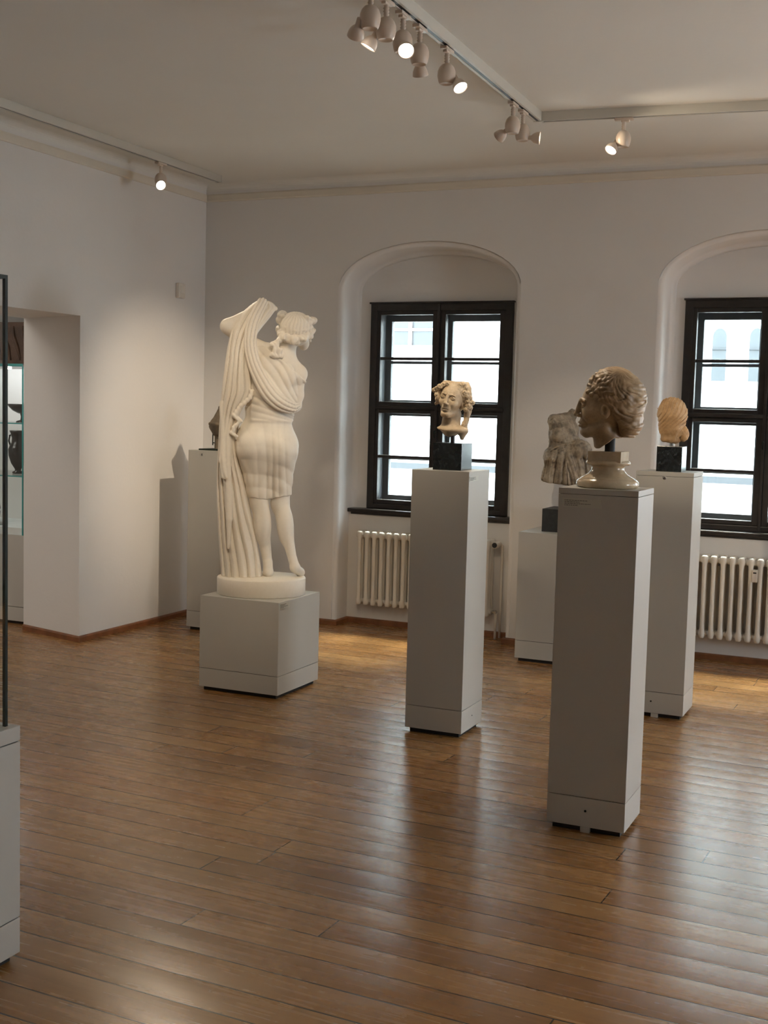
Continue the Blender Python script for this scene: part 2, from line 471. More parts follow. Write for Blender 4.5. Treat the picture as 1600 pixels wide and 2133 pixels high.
sweep('trim_2', cove, room_path, M['ceiling'], 'shallow rounded cove between cornice and ceiling')
sk = [(0.0, 0.040), (0.012, 0.038), (0.018, 0.030), (0.018, 0.0)]
sweep('baseboard_left', sk, [(XL - DT, DY1 + 0.16, 0.3, -1), (XL, DY1, 1, -1), (XL, YB, 1, -1)], M['skirting'], 'low reddish brown skirting along the left wall')
bp_path = [(XL, YB, 1, -1)]
for c in ARCH_C:
    bp_path += [(c - HALF, YB, 1, -1), (c - HALF, YP, 1, -1), (c + HALF, YP, -1, -1), (c + HALF, YB, -1, -1)]
bp_path += [(XR, YB, 0, -1)]
sweep('baseboard_back', sk, bp_path, M['skirting'], 'low reddish brown skirting along the window wall')

# =====================================================================
# windows: double box windows, four lights each
# =====================================================================
def build_window(idx, c, label):
    root = empty('window_%d' % idx, (c, YN, 0), label=label, kind='structure')
    L = -WHW
    X = lambda a: L + a
    # outer frame with central post and transom (front at y=-0.02)
    bm = bmesh.new()
    y0, y1 = -0.022, 0.05
    add_box(bm, X(0), X(0.055), y0, y1, WZ0, WZ1, 0.006)
    add_box(bm, X(1.045), X(1.10), y0, y1, WZ0, WZ1, 0.006)
    add_box(bm, X(0.05), X(1.05), y0 + 0.001, y1, 2.315, WZ1 - 0.001, 0.006)
    add_box(bm, X(0.05), X(1.05), y0 + 0.001, y1, WZ0 + 0.001, 0.90, 0.006)
    add_box(bm, X(0.53), X(0.55), y0 - 0.008, y1, WZ0 + 0.002, WZ1 - 0.002, 0.004)
    add_box(bm, X(0.05), X(1.05), y0 - 0.006, y1, 1.60, 1.628, 0.005)
    add_box(bm, X(-0.008), X(1.108), y0 - 0.012, 0.0, WZ1 - 0.006, WZ1 + 0.006, 0.003)
    from_bm('window_frame', bm, M['frame'], root)
    # four inner casements
    for gx0, gx1 in ((0.08, 0.49), (0.59, 1.0)):
        for gz0, gz1, mu in ((0.93, 1.57, 1.25), (1.655, 2.287, 1.97)):
            bm = bmesh.new()
            ya, yb = -0.014, 0.03
            bx0, bx1 = gx0 - 0.027, gx1 + 0.04
            if gx0 > 0.3: bx0, bx1 = gx0 - 0.04, gx1 + 0.047
            bz0, bz1 = gz0 - 0.029, gz1 + 0.029
            add_box(bm, X(bx0), X(gx0), ya, yb, bz0, bz1, 0.004)
            add_box(bm, X(gx1), X(bx1), ya, yb, bz0, bz1, 0.004)
            add_box(bm, X(gx0), X(gx1), ya, yb, bz0, gz0, 0.004)
            add_box(bm, X(gx0), X(gx1), ya, yb, gz1, bz1, 0.004)
            add_box(bm, X(gx0), X(gx1), ya + 0.006, yb, mu - 0.0105, mu + 0.0105, 0.003)
            cs = from_bm('casement', bm, M['frame'], root)
            box('pane', X(gx0), X(gx1), 0.012, 0.015, gz0, gz1, M['glass'], cs)
    # box lining between inner and outer sashes
    bm = bmesh.new()
    d0, d1 = 0.03, 0.17
    add_box(bm, X(0.0), X(0.055), d0, d1, WZ0, WZ1)
    add_box(bm, X(1.045), X(1.10), d0, d1, WZ0, WZ1)
    add_box(bm, X(0.05), X(1.05), d0, d1, 2.30, WZ1)
    add_box(bm, X(0.05), X(1.05), d0, d1, WZ0, 0.915)
    add_box(bm, X(0.525), X(0.555), d0, d1, WZ0, WZ1)
    add_box(bm, X(0.05), X(1.05), d0, d1, 1.595, 1.63)
    from_bm('box_lining', bm, M['lining'], root)
    # outer sashes
    for gx0, gx1 in ((0.10, 0.465), (0.585, 0.96)):
        for gz0, gz1, mu in ((0.957, 1.551, 1.235), (1.67, 2.25, 1.948)):
            bm = bmesh.new()
            ya, yb = 0.145, 0.185
            bx0, bx1 = (0.04, 0.54) if gx0 < 0.3 else (0.54, 1.06)
            bz0, bz1 = gz0 - 0.06, gz1 + 0.06
            add_box(bm, X(bx0), X(gx0), ya, yb, bz0, bz1)
            add_box(bm, X(gx1), X(bx1), ya, yb, bz0, bz1)
            add_box(bm, X(gx0), X(gx1), ya, yb, bz0, gz0)
            add_box(bm, X(gx0), X(gx1), ya, yb, gz1, bz1)
            add_box(bm, X(gx0), X(gx1), ya, yb, mu - 0.010, mu + 0.010)
            cs = from_bm('outer_sash', bm, M['lining'], root)
            box('pane', X(gx0), X(gx1), 0.165, 0.168, gz0, gz1, M['glass'], cs)
    # sill board
    ac = ARCH_C[idx - 1] - c
    bm = bmesh.new()
    add_box(bm, ac - HALF + 0.002, ac + HALF - 0.002, YP - YN - 0.035, 0.03, 0.832, 0.86, 0.006)
    add_box(bm, ac - HALF + 0.02, ac + HALF - 0.02, YP - YN - 0.012, -0.01, 0.815, 0.834, 0.004)
    from_bm('window_sill', bm, M['sill'], root)
    # small brass knob at the meeting stile
    bm = bmesh.new()
    add_tube(bm, [(X(0.54), -0.03, 1.45), (X(0.54), -0.05, 1.45), (X(0.54), -0.055, 1.40)], 0.006, 10)
    from_bm('window_handle', bm, M['darkmetal'], root, True)
    return root
build_window(1, WIN_C[0], 'dark wooden double window of eight panes in the left arched recess')
build_window(2, WIN_C[1], 'dark wooden double window cut by the right edge, pointed windows showing through it')

# =====================================================================
# outside
# =====================================================================
def build_outside():
    root = empty('opposite_building', (-2.0, 15.0, -3.6), label='bright pale building across the street seen through the windows', cat='building')
    def rel(p): return (p[0] + 2.0, p[1] - 15.0, p[2] + 3.6)
    bm = bmesh.new(); add_box(bm, -12, 16, 0.0, 0.5, 0, 9.2)
    from_bm('facade_wall', bm, M['facade'], root)
    bm = bmesh.new()
    vs = [bm.verts.new(p) for p in ((-12.3, -0.4, 9.1), (16.3, -0.4, 9.1), (16.3, 3.5, 12.2), (-12.3, 3.5, 12.2))]
    bm.faces.new(vs); from_bm('roof', bm, M['roof'], root, recalc=False)
    def pointed(x0, x1, z0, z1):
        xm, hw = (x0 + x1) / 2, (x1 - x0) / 2
        pts = [(x0, z0), (x1, z0), (x1, z1 - hw * 1.3)]
        for i in range(1, 7):
            t = i / 6; pts.append((x1 - hw * (1 - math.cos(t * PI / 2)) , z1 - hw * 1.3 + hw * 1.3 * math.sin(t * PI / 2) ** 1.0))
        for i in range(5, -1, -1):
            t = i / 6; pts.append((x0 + hw * (1 - math.cos(t * PI / 2)), z1 - hw * 1.3 + hw * 1.3 * math.sin(t * PI / 2)))
        return pts
    for k in range(8):
        xa = -2.475 + 0.425 * k - 0.425 * 0
        poly = [rel((x, 14.97, z)) for x, z in pointed(xa, xa + 0.165, 2.03, 2.655)]
        bm = bmesh.new(); bm.faces.new([bm.verts.new(p) for p in poly])
        w = from_bm('facade_window', bm, M['leaded'], root, recalc=False)
        bm = bmesh.new()
        add_box(bm, xa + 2.0, xa + 2.165, -0.06, -0.03, 2.40 + 3.6, 2.415 + 3.6)
        from_bm('transom_bar', bm, M['lead'], w)
    # timber-framed glazed bay at the left
    bx0, bx1, bz0, bz1 = -7.2, -5.95, 2.42, 3.4
    bm = bmesh.new(); add_box(bm, *[v + 2.0 for v in (bx0, bx1)], -0.05, 0.0, bz0 + 3.6, bz1 + 3.6)
    w = from_bm('bay_window', bm, M['leaded'], root)
    bm = bmesh.new()
    for x in (bx0, bx0 + 0.42, bx0 + 0.84, bx1):
        add_box(bm, x + 1.985, x + 2.02, -0.09, -0.05, bz0 + 3.6, bz1 + 3.6)
    for z in (bz0, bz0 + 0.22, bz0 + 0.62, bz1):
        add_box(bm, bx0 + 2.0, bx1 + 2.0, -0.085, -0.05, z + 3.59, z + 3.62)
    from_bm('window_muntin', bm, M['timber'], w)
    # low ledge and a plinth course
    box('stone_course', -12, 16, -0.12, 0, 4.42, 4.50, M['lead'], root)
    quad_struct('street', [(-25, 8.9, -3.6), (25, 8.9, -3.6), (25, 40, -3.6), (-25, 40, -3.6)], M['street'], 'paved street below the windows')
build_outside()

# =====================================================================
# display pedestals
# =====================================================================
def pedestal(x0, x1, y0, y1, h, label, lock=None, screw=None, caption=None, foot=False, topseam=False, screw_side=False, caption_side=False):
    cx, cy = (x0 + x1) / 2, (y0 + y1) / 2
    w, d = (x1 - x0) / 2, (y1 - y0) / 2
    root = empty('display_pedestal', (cx, cy, 0), label=label, cat='pedestal')
    band = 0.135 if h > 0.7 else 0.125
    box('shaft', -w, w, -d, d, band + 0.0025, h - (0.024 if topseam else 0), M['plinth'], root, 0.002)
    if topseam:
        box('lid', -w, w, -d, d, h - 0.0225, h, M['plinth'], root, 0.002)
    box('base_band', -w, w, -d, d, 0.022, band, M['plinthband'], root, 0.002)
    bm = bmesh.new()
    add_box(bm, -w + 0.02, w - 0.02, -d + 0.02, d - 0.02, 0.0, 0.024)
    from_bm('recessed_foot', bm, M['shadowgap'], root)
    box('seam', -w + 0.006, w - 0.006, -d + 0.006, d - 0.006, band - 0.004, band + 0.004, M['shadowgap'], root)
    if topseam: box('seam', -w + 0.006, w - 0.006, -d + 0.006, d - 0.006, h - 0.026, h - 0.02, M['shadowgap'], root)
    if foot:
        box('levelling_block', -0.018, 0.018, -d + 0.002, -d + 0.03, 0.0, 0.022, M['plinthband'], root)
    def disc(name, px, pz, r, mat, side=False):
        bm = bmesh.new()
        add_lathe(bm, [(0, 0.003), (r * 0.6, 0.003), (r, 0.002), (r, -0.004)], 20)
        for v in bm.verts:
            c = v.co.copy()
            v.co = Vector((w + c.z, px + c.x, pz + c.y)) if side else Vector((px + c.x, -d - c.z, pz + c.y))
        return from_bm(name, bm, mat, root, True)
    if lock is not None:
        l = disc('lock', lock, h - 0.03, 0.010, M['steel'])
        bm = bmesh.new(); add_box(bm, lock - 0.001, lock + 0.001, -d - 0.0045, -d - 0.002, h - 0.035, h - 0.025)
        from_bm('keyhole', bm, M['shadowgap'], l)
    if screw is not None: disc('screw', screw, 0.085, 0.0045, M['darkmetal'])
    if screw_side: disc('screw', 0.0, 0.085, 0.003, M['darkmetal'], True)
    if caption is not None:
        a, b, zt, zb = caption
        if caption_side:
            cp = box('caption_plate', w, w + 0.002, a, b, zb, zt, M['caption'], root)
        else:
            cp = box('caption_plate', a, b, -d - 0.002, -d, zb, zt, M['caption'], root)
        bm = bmesh.new()
        hh = zt - zb
        for k, (f, l) in enumerate(((0.22, 0.62), (0.40, 0.45), (0.58, 0.72), (0.76, 0.36))):
            z = zt - hh * f
            x = a + (b - a) * 0.05
            while x < a + (b - a) * l:
                e = x + random.uniform(0.004, 0.011)
                if caption_side: add_box(bm, w + 0.0018, w + 0.0026, x, e, z - 0.0012, z + 0.0012)
                else: add_box(bm, x, e, -d - 0.0026, -d - 0.0018, z - 0.0012, z + 0.0012)
                x = e + 0.002
        from_bm('caption_lines', bm, M['print'], cp)
    return root
pedestal(-3.701, -3.198, 5.794, 6.279, 0.536, 'low wide grey cube pedestal under the white full-length statue', caption=(-0.235, -0.12, 0.530, 0.496), caption_side=True)
pedestal(-2.334, -2.034, 5.548, 5.842, 1.309, 'tall slim grey pedestal in front of the left window, carrying the broken female head', caption=(-0.14, -0.02, 1.285, 1.262), caption_side=True, screw_side=True)
pedestal(-1.293, -0.988, 4.517, 4.787, 1.321, 'nearest tall grey pedestal, carrying the brown profile head', screw=0.0, caption=(-0.135, 0.015, 1.282, 1.248), foot=True, topseam=True)
pedestal(-1.433, -1.131, 6.467, 6.744, 1.309, 'tall grey pedestal with round lock before the right window', lock=0.0, screw=-0.02, foot=True, topseam=True)
pedestal(-2.401, -1.90, 7.502, 7.98, 0.838, 'half-height grey pedestal against the pier between the windows')
pedestal(-4.793, -4.49, 7.328, 7.61, 1.278, 'tall grey pedestal in the far left corner behind the statue', lock=-0.04)

# =====================================================================
# radiators
# =====================================================================
def radiator_section():
    bm = bmesh.new()
    D2 = 0.045
    prof = [(0.158, 0.013), (0.166, 0.019), (0.185, 0.021), (0.22, 0.016), (0.27, 0.0145), (0.60, 0.0145), (0.645, 0.016), (0.675, 0.021), (0.69, 0.022), (0.699, 0.019), (0.704, 0.012)]
    for y in (-D2, 0.0, D2):
        n = 14
        rings = []
        for z, r in prof:
            rings.append([bm.verts.new((r * math.cos(2 * PI * i / n), y + r * 1.1 * math.sin(2 * PI * i / n), z)) for i in range(n)])
        for A, B in zip(rings[:-1], rings[1:]):
            for i in range(n): bm.faces.new((A[i], A[(i + 1) % n], B[(i + 1) % n], B[i]))
        bm.faces.new(rings[0][::-1]); bm.faces.new(rings[-1])
    # top and bottom heads joining the three columns
    for z, r in ((0.672, 0.026), (0.19, 0.022)):
        add_tube(bm, [(0, -D2 - 0.012, z), (0, -D2, z), (0, D2, z), (0, D2 + 0.012, z)], [r * 0.6, r, r, r * 0.6], 14)
        for y in (-D2 * 0.55, D2 * 0.55):
            add_tube(bm, [(-0.0293, y, z), (0.0293, y, z)], r * 0.72, 10)
    me = bpy.data.meshes.new('radiator_section')
    bmesh.ops.recalc_face_normals(bm, faces=bm.faces)
    bm.to_mesh(me); bm.free()
    me.materials.append(M['radiator'])
    me.polygons.foreach_set('use_smooth', [True] * len(me.polygons))
    return me
SEC = radiator_section()
def build_radiator(x0, n, label, valve=True, meter=None):
    root = empty('radiator', (x0, 8.165, 0), label=label, cat='radiator', group='ribbed radiators under the windows')
    for k in range(n):
        o = bpy.data.objects.new('radiator_section', SEC); COL.objects.link(o); o.parent = root; o.location = (0.0585 * k, 0, 0)
    xe = 0.0585 * (n - 1)
    for x in (0.25 * xe, 0.75 * xe):
        box('wall_bracket', x - 0.012, x + 0.012, 0.03, 0.068, 0.60, 0.63, M['radiator'], root)
    if valve:
        bm = bmesh.new()
        add_tube(bm, [(xe + 0.02, 0, 0.672), (xe + 0.06, 0, 0.672)], 0.013, 12)
        add_tube(bm, [(xe + 0.06, 0.03, 0.672), (xe + 0.06, -0.02, 0.672)], 0.017, 12)
        v = from_bm('valve', bm, M['radiator'], root, False)
        bm = bmesh.new()
        add_tube(bm, [(xe + 0.06, -0.02, 0.672), (xe + 0.06, -0.035, 0.672), (xe + 0.06, -0.078, 0.672)], [0.017, 0.024, 0.022], 20)
        kn = from_bm('thermostat_knob', bm, M['whiteplastic'], v, False)
        bm = bmesh.new()
        add_tube(bm, [(xe + 0.06, -0.078, 0.672), (xe + 0.06, -0.081, 0.672)], 0.018, 20)
        from_bm('knob_cap', bm, M['slot'], v)
        bm = bmesh.new()
        add_tube(bm, [(xe + 0.06, 0.02, 0.672), (xe + 0.075, 0.045, 0.66), (xe + 0.075, 0.048, 0.3), (xe + 0.075, 0.048, 0.0)], 0.009, 10)
        from_bm('pipe', bm, M['radiator'], root, True)
        bm = bmesh.new()
        add_tube(bm, [(xe + 0.02, 0, 0.19), (xe + 0.05, 0, 0.19), (xe + 0.058, 0, 0.18), (xe + 0.058, 0, 0.0)], 0.009, 10)
        from_bm('pipe', bm, M['radiator'], root, True)
        bm = bmesh.new()
        add_tube(bm, [(xe + 0.035, 0, 0.19), (xe + 0.062, 0, 0.19)], 0.014, 8)
        add_tube(bm, [(xe + 0.058, -0.028, 0.19), (xe + 0.058, 0.012, 0.19)], 0.010, 8)
        from_bm('union_nut', bm, M['steel'], root)
    if meter is not None:
        mt = box('heat_meter', meter - 0.017, meter + 0.017, -0.082, -0.058, 0.555, 0.635, M['whiteplastic'], root, 0.004)
        bm = bmesh.new()
        add_box(bm, meter - 0.010, meter + 0.010, -0.0835, -0.081, 0.612, 0.620)
        from_bm('meter_display', bm, M['slot'], mt)
    return root
build_radiator(-3.815, 18, 'white ribbed radiator under the left window, black-faced valve at its right end')
build_radiator(-1.500, 18, 'white ribbed radiator under the right window with small heat meter', True, 0.0585 * 8.5)

# =====================================================================
# ceiling tracks and spotlights
# =====================================================================
TZ = 3.2
def build_track(name, a, b, label, w=0.036):
    a, b = Vector(a), Vector(b)
    L = (b - a).length
    ang = math.atan2(b.y - a.y, b.x - a.x)
    root = empty(name, (a.x, a.y, 0), ang, label, 'lighting track')
    bm = bmesh.new()
    add_box(bm, 0, L, -w / 2, -0.009, TZ, ZC, 0.0015)
    add_box(bm, 0, L, 0.009, w / 2, TZ, ZC, 0.0015)
    add_box(bm, 0, L, -0.0095, 0.0095, TZ + 0.02, ZC)
    add_box(bm, L - 0.004, L + 0.004, -w / 2 - 0.002, w / 2 + 0.002, TZ - 0.002, ZC, 0.001)
    add_box(bm, -0.004, 0.004, -w / 2 - 0.002, w / 2 + 0.002, TZ - 0.002, ZC, 0.001)
    from_bm('rail', bm, M['track'], root)
    bm = bmesh.new()
    add_box(bm, 0.01, L - 0.01, -0.0088, 0.0088, TZ + 0.003, TZ + 0.0195)
    from_bm('contact_slot', bm, M['slot'], root)
    return root
build_track('lighting_track', (-1.99, 2.2, 0), (-2.098, 6.64, 0), 'long white lighting track running out over the middle of the room', 0.046)
build_track('lighting_track', (-2.075, 6.655, 0), (3.2, 7.18, 0), 'white lighting track running right from the bend, parallel to the windows', 0.046)
build_track('lighting_track', (-4.76, 1.5, 0), (-4.832, 7.734, 0), 'white lighting track close to the left wall', 0.046)

def spot_parts():
    P = {}
    bm = bmesh.new()                         # adapter in the track
    add_box(bm, -0.016, 0.016, -0.05, 0.05, -0.014, -0.0005, 0.003)
    add_box(bm, -0.010, 0.010, -0.03, 0.015, -0.024, -0.01, 0.003)
    P['adapter'] = (bm, M['spot'])
    bm = bmesh.new()                         # ribbed stem
    prof = []
    for i in range(9):
        z = -0.022 - 0.048 * i / 8
        prof.append((0.009 if i % 2 else 0.0125, z))
    add_lathe(bm, [(0, -0.02)] + prof + [(0, -0.072)], 14)
    P['stem'] = (bm, M['spot'])
    bm = bmesh.new()                         # egg-shaped housing, open rim below
    add_lathe(bm, [(0, -0.066), (0.012, -0.067), (0.024, -0.073), (0.034, -0.085), (0.040, -0.102), (0.0405, -0.122), (0.036, -0.143), (0.031, -0.154), (0.029, -0.156), (0.026, -0.152), (0, -0.148)], 28)
    P['housing'] = (bm, M['spot'])
    meshes = {}
    for k, (bm, mt) in P.items():
        bmesh.ops.recalc_face_normals(bm, faces=bm.faces)
        me = bpy.data.meshes.new(k); bm.to_mesh(me); bm.free(); me.materials.append(mt)
        if k != 'adapter': me.polygons.foreach_set('use_smooth', [True] * len(me.polygons))
        meshes[k] = me
    # lamp head: cup opening toward local +x, pivot at its neck
    bm = bmesh.new()
    R = Matrix.Rotation(PI / 2, 4, 'Y')
    add_lathe(bm, [(0, -0.030), (0.010, -0.030), (0.012, 0.0), (0.017, 0.004), (0.025, 0.014), (0.031, 0.028), (0.0335, 0.044), (0.0335, 0.047), (0.0315, 0.047), (0.030, 0.042)], 28, R)
    bmesh.ops.recalc_face_normals(bm, faces=bm.faces)
    me = bpy.data.meshes.new('lamp_head'); bm.to_mesh(me); bm.free(); me.materials.append(M['spot'])
    me.polygons.foreach_set('use_smooth', [True] * len(me.polygons)); meshes['lamp_head'] = me
    bm = bmesh.new()
    add_lathe(bm, [(0.0305, 0.041), (0.022, 0.0435), (0.0, 0.0445)], 28, R)
    me = bpy.data.meshes.new('lamp_face'); bm.to_mesh(me); bm.free(); me.materials.append(M['bulb'])
    me.polygons.foreach_set('use_smooth', [True] * len(me.polygons)); meshes['lamp_face'] = me
    return meshes
SP = spot_parts()
def add_light(name, loc, d, energy, size, blend, col=(1.0, 0.82, 0.60), rad=0.03):
    ld = bpy.data.lights.new(name, 'SPOT'); ld.energy = energy * 0.85; ld.color = col
    ld.spot_size = math.radians(size); ld.spot_blend = blend; ld.shadow_soft_size = rad; ld.specular_factor = 0.4
    lo = bpy.data.objects.new(name, ld); COL.objects.link(lo)
    lo.location = loc
    lo.rotation_euler = Vector(d).to_track_quat('-Z', 'Y').to_euler()
    return lo
GROUP_SP = 'white spotlights clipped to the ceiling tracks'
def spotlight(x, y, aim, label, track_rz, head_off, energy=60, size=40, tilt=0.0):
    """head_off: horizontal offset direction of the lamp head from the housing"""
    root = empty('track_spotlight', (x, y, TZ), track_rz, label, 'spotlight', GROUP_SP)
    for k in ('adapter', 'stem', 'housing'):
        o = bpy.data.objects.new(k, SP[k]); COL.objects.link(o); o.parent = root
    d = Vector(aim) - Vector((x, y, TZ - 0.15)); d.normalize()
    ho = Vector((head_off[0], head_off[1], 0)); ho.normalize()
    neck = Vector((x, y, TZ - 0.135)) + ho * 0.047 + Vector((0, 0, -0.006))
    inv = Matrix.Rotation(-track_rz, 4, 'Z')
    h = bpy.data.objects.new('lamp_head', SP['lamp_head']); COL.objects.link(h); h.parent = root
    h.location = inv @ (neck - Vector((x, y, TZ)))
    q = (Matrix.Rotation(-track_rz, 3, 'Z') @ d).to_track_quat('X', 'Z')
    h.rotation_euler = q.to_euler()
    f = bpy.data.objects.new('lamp_face', SP['lamp_face']); COL.objects.link(f); f.parent = h
    if energy > 0:
        add_light('spot_beam', neck + d * 0.06, d, energy, size, 1.0)
    return root
rzt = math.atan2(6.64 - 2.2, -2.098 + 1.99) - PI / 2
spotlight(-2.06, 4.364, (-3.40, 5.95, 1.2), 'track spotlight cut by the top edge, first on the long track', rzt, (-0.8, -0.2), 100, 46)
spotlight(-2.062, 4.514, (-3.3, 4.2, 0.8), 'second track spotlight on the long track, reflector glowing toward lower left', rzt, (-0.9, -0.25), 45, 60)
spotlight(-2.066, 4.690, (-0.9, 2.6, 1.0), 'glaring spotlight facing the viewer, third on the long track', rzt, (0.55, -0.7), 45, 60)
spotlight(-2.068, 4.873, (-2.19, 5.70, 1.58), 'spotlight half hidden behind the glaring one on the long track', rzt, (-0.35, 0.9), 110, 30)
spotlight(-2.072, 5.197, (-1.14, 4.65, 1.62), 'spotlight midway along the long track, reflector turned right', rzt, (0.9, 0.25), 90, 34)
spotlight(-2.098, 6.21, (-4.90, 7.40, 1.36), 'spotlight near the track bend with its reflector turned away left', rzt, (-0.9, 0.2), 300, 38)
spotlight(-2.102, 6.391, (0.2, 6.95, 2.86), 'spotlight at the track bend with glowing rim turned right', rzt, (0.9, 0.1), 34, 62)
spotlight(-1.632, 6.699, (-2.18, 5.7, 1.55), 'single spotlight on the track parallel to the windows', 1.65 - PI / 2 + PI / 2, (-0.8, -0.35), 55, 40)
spotlight(-4.824, 7.0, (-2.2, 4.9, 1.2), 'single glaring spotlight on the track by the left wall', 0.01, (0.35, -0.85), 60, 60)
add_light('spot_beam', (-2.03, 3.6, 3.05), Vector((-1.27, 6.57, 1.55)) - Vector((-2.03, 3.6, 3.05)), 190, 16, 0.8)  # beam without a fixture, added to light the ochre head
add_light('spot_beam', (-2.03, 3.9, 3.05), Vector((-2.15, 7.7, 1.25)) - Vector((-2.03, 3.9, 3.05)), 110, 22, 0.8)  # another added beam, lights the torso fragment from out of view
# unseen lamps added further along the tracks to brighten the statue
add_light('spot_beam', (-2.02, 3.2, 3.05), (-1.35, 2.75, -1.75), 75, 40, 0.7)
add_light('spot_beam', (-4.78, 4.6, 3.05), (1.4, 1.4, -1.6), 60, 40, 0.7)

# motion sensor on the left wall
sr = empty('motion_detector', (XL, 7.685, 2.425), label='small white motion detector box high on the left wall near the corner', cat='detector')
box('sensor_case', 0.0, 0.035, -0.042, 0.042, -0.055, 0.055, M['whiteplastic'], sr, 0.008)
bm = bmesh.new(); add_box(bm, 0.03, 0.040, -0.028, 0.028, -0.02, 0.035, 0.006); from_bm('sensor_lens', bm, M['radiator'], sr)

# =====================================================================
# sculpting: signed distance fields meshed with surface nets
# =====================================================================
def surface_nets(D, lo, h):
    s = D < 0
    nx, ny, nz = D.shape
    cnt = np.zeros((nx - 1, ny - 1, nz - 1), np.uint8)
    offs = [(i, j, k) for i in (0, 1) for j in (0, 1) for k in (0, 1)]
    for i, j, k in offs: cnt += s[i:nx - 1 + i, j:ny - 1 + j, k:nz - 1 + k]
    I, J, K = np.nonzero((cnt > 0) & (cnt < 8))
    acc = np.zeros((len(I), 3), np.float64); num = np.zeros(len(I))
    for a in offs:
        for ax in range(3):
            if a[ax]: continue
            b = list(a); b[ax] = 1
            d0 = D[I + a[0], J + a[1], K + a[2]]; d1 = D[I + b[0], J + b[1], K + b[2]]
            m = (d0 < 0) != (d1 < 0)
            t = np.where(m, d0 / np.where(d0 == d1, 1, d0 - d1), 0)
            p = np.array(a, float)[None, :].repeat(len(I), 0); p[:, ax] += t
            acc[m] += p[m]; num[m] += 1
    V = np.stack([I, J, K], 1) + acc / num[:, None]
    V = np.asarray(lo) + V * h
    vid = np.full(cnt.shape, -1, np.int64); vid[I, J, K] = np.arange(len(I))
    F = []
    for ax in range(3):
        o = [(1, 2), (2, 0), (0, 1)][ax]
        A = [slice(0, n) for n in D.shape]; B = list(A)
        A[ax] = slice(0, D.shape[ax] - 1); B[ax] = slice(1, D.shape[ax])
        for q in o:
            A[q] = slice(1, D.shape[q] - 1); B[q] = slice(1, D.shape[q] - 1)
        sa, sb = s[tuple(A)], s[tuple(B)]
        e = np.stack(np.nonzero(sa != sb), 1)
        flip = sa[tuple(e.T)]
        base = e.copy()
        for q in o: base[:, q] += 1
        def cell(du, dv):
            c = base.copy(); c[:, o[0]] += du; c[:, o[1]] += dv
            return vid[c[:, 0], c[:, 1], c[:, 2]]
        q4 = np.stack([cell(-1, -1), cell(0, -1), cell(0, 0), cell(-1, 0)], 1)
        q4[~flip] = q4[~flip][:, ::-1]
        F.append(q4)
    F = np.concatenate(F)
    return V, F[(F >= 0).all(1)]

def sculpt(field, lo, hi, h, slack=1.7):
    B = 5
    lo = np.array(lo, float); hi = np.array(hi, float)
    nb = np.ceil((hi - lo) / (h * B)).astype(int)
    g = [lo[i] + (np.arange(nb[i]) * B + (B - 1) / 2) * h for i in range(3)]
    C = np.stack(np.meshgrid(*g, indexing='ij'), -1).reshape(-1, 3)
    dc = field(C)
    D = dc.reshape(nb).repeat(B, 0).repeat(B, 1).repeat(B, 2)
    act = np.nonzero((np.abs(dc) < h * B * 0.87 * slack + h * 2).reshape(nb))
    act = np.stack(act, 1)
    l = np.arange(B); L3 = np.stack(np.meshgrid(l, l, l, indexing='ij'), -1).reshape(-1, 3)
    for st in range(0, len(act), 4000):
        idx = (act[st:st + 4000, None, :] * B + L3[None]).reshape(-1, 3)
        D[idx[:, 0], idx[:, 1], idx[:, 2]] = field(lo + idx * h)
    D[0], D[-1] = np.abs(D[0]) + h, np.abs(D[-1]) + h
    D[:, 0], D[:, -1] = np.abs(D[:, 0]) + h, np.abs(D[:, -1]) + h
    D[:, :, 0], D[:, :, -1] = np.abs(D[:, :, 0]) + h, np.abs(D[:, :, -1]) + h
    return surface_nets(D, lo, h)

def relax(V, F, it=1, f=0.5):
    for _ in range(it):
        S = np.zeros_like(V); n = np.zeros(len(V))
        for a, b in ((0, 1), (1, 2), (2, 3), (3, 0)):
            np.add.at(S, F[:, a], V[F[:, b]]); np.add.at(S, F[:, b], V[F[:, a]])
            np.add.at(n, F[:, a], 1); np.add.at(n, F[:, b], 1)
        V = V * (1 - f) + f * S / np.maximum(n, 1)[:, None]
    return V

def keep_big(V, F, share=0.03):
    """drop stray crumbs, keep the large connected pieces"""
    lab = np.arange(len(V))
    while True:
        m = lab[F].min(1); new = lab.copy()
        for c in range(4): np.minimum.at(new, F[:, c], m)
        new = new[new]
        if (new == lab).all(): break
        lab = new
    u, inv, cnt = np.unique(lab, return_inverse=True, return_counts=True)
    big = cnt[inv] >= share * len(V)
    F = F[big[F[:, 0]]]
    remap = np.cumsum(big) - 1
    return V[big], remap[F]

def sculpted(name, field, lo, hi, h, mapping, mat, parent, rz=0.0, it=1, slack=1.7):
    V, F = sculpt(field, lo, hi, h, slack)
    V, F = keep_big(V, F)
    V = relax(V, F, it)
    W, mir = mapping(V)
    if mir: F = F[:, ::-1]
    me = bpy.data.meshes.new(name)
    me.vertices.add(len(W)); me.vertices.foreach_set('co', W.astype(np.float32).ravel())
    me.loops.add(F.size); me.loops.foreach_set('vertex_index', F.astype(np.int32).ravel())
    me.polygons.add(len(F)); me.polygons.foreach_set('loop_start', np.arange(0, F.size, 4, dtype=np.int32))
    me.update(calc_edges=True)
    o = link_mesh(name, me, mat, parent, True)
    o.rotation_euler = (0, 0, rz)
    return o

def mapper(x0, y0, z0, k, roll):
    """carving drawing (x right, v deep, y down) -> local metres"""
    def f(V):
        z = (y0 - V[:, 2]) * k
        u = (V[:, 0] - x0) * k + roll * z
        return np.stack([u, V[:, 1] * k, z0 + z], 1), True
    return f

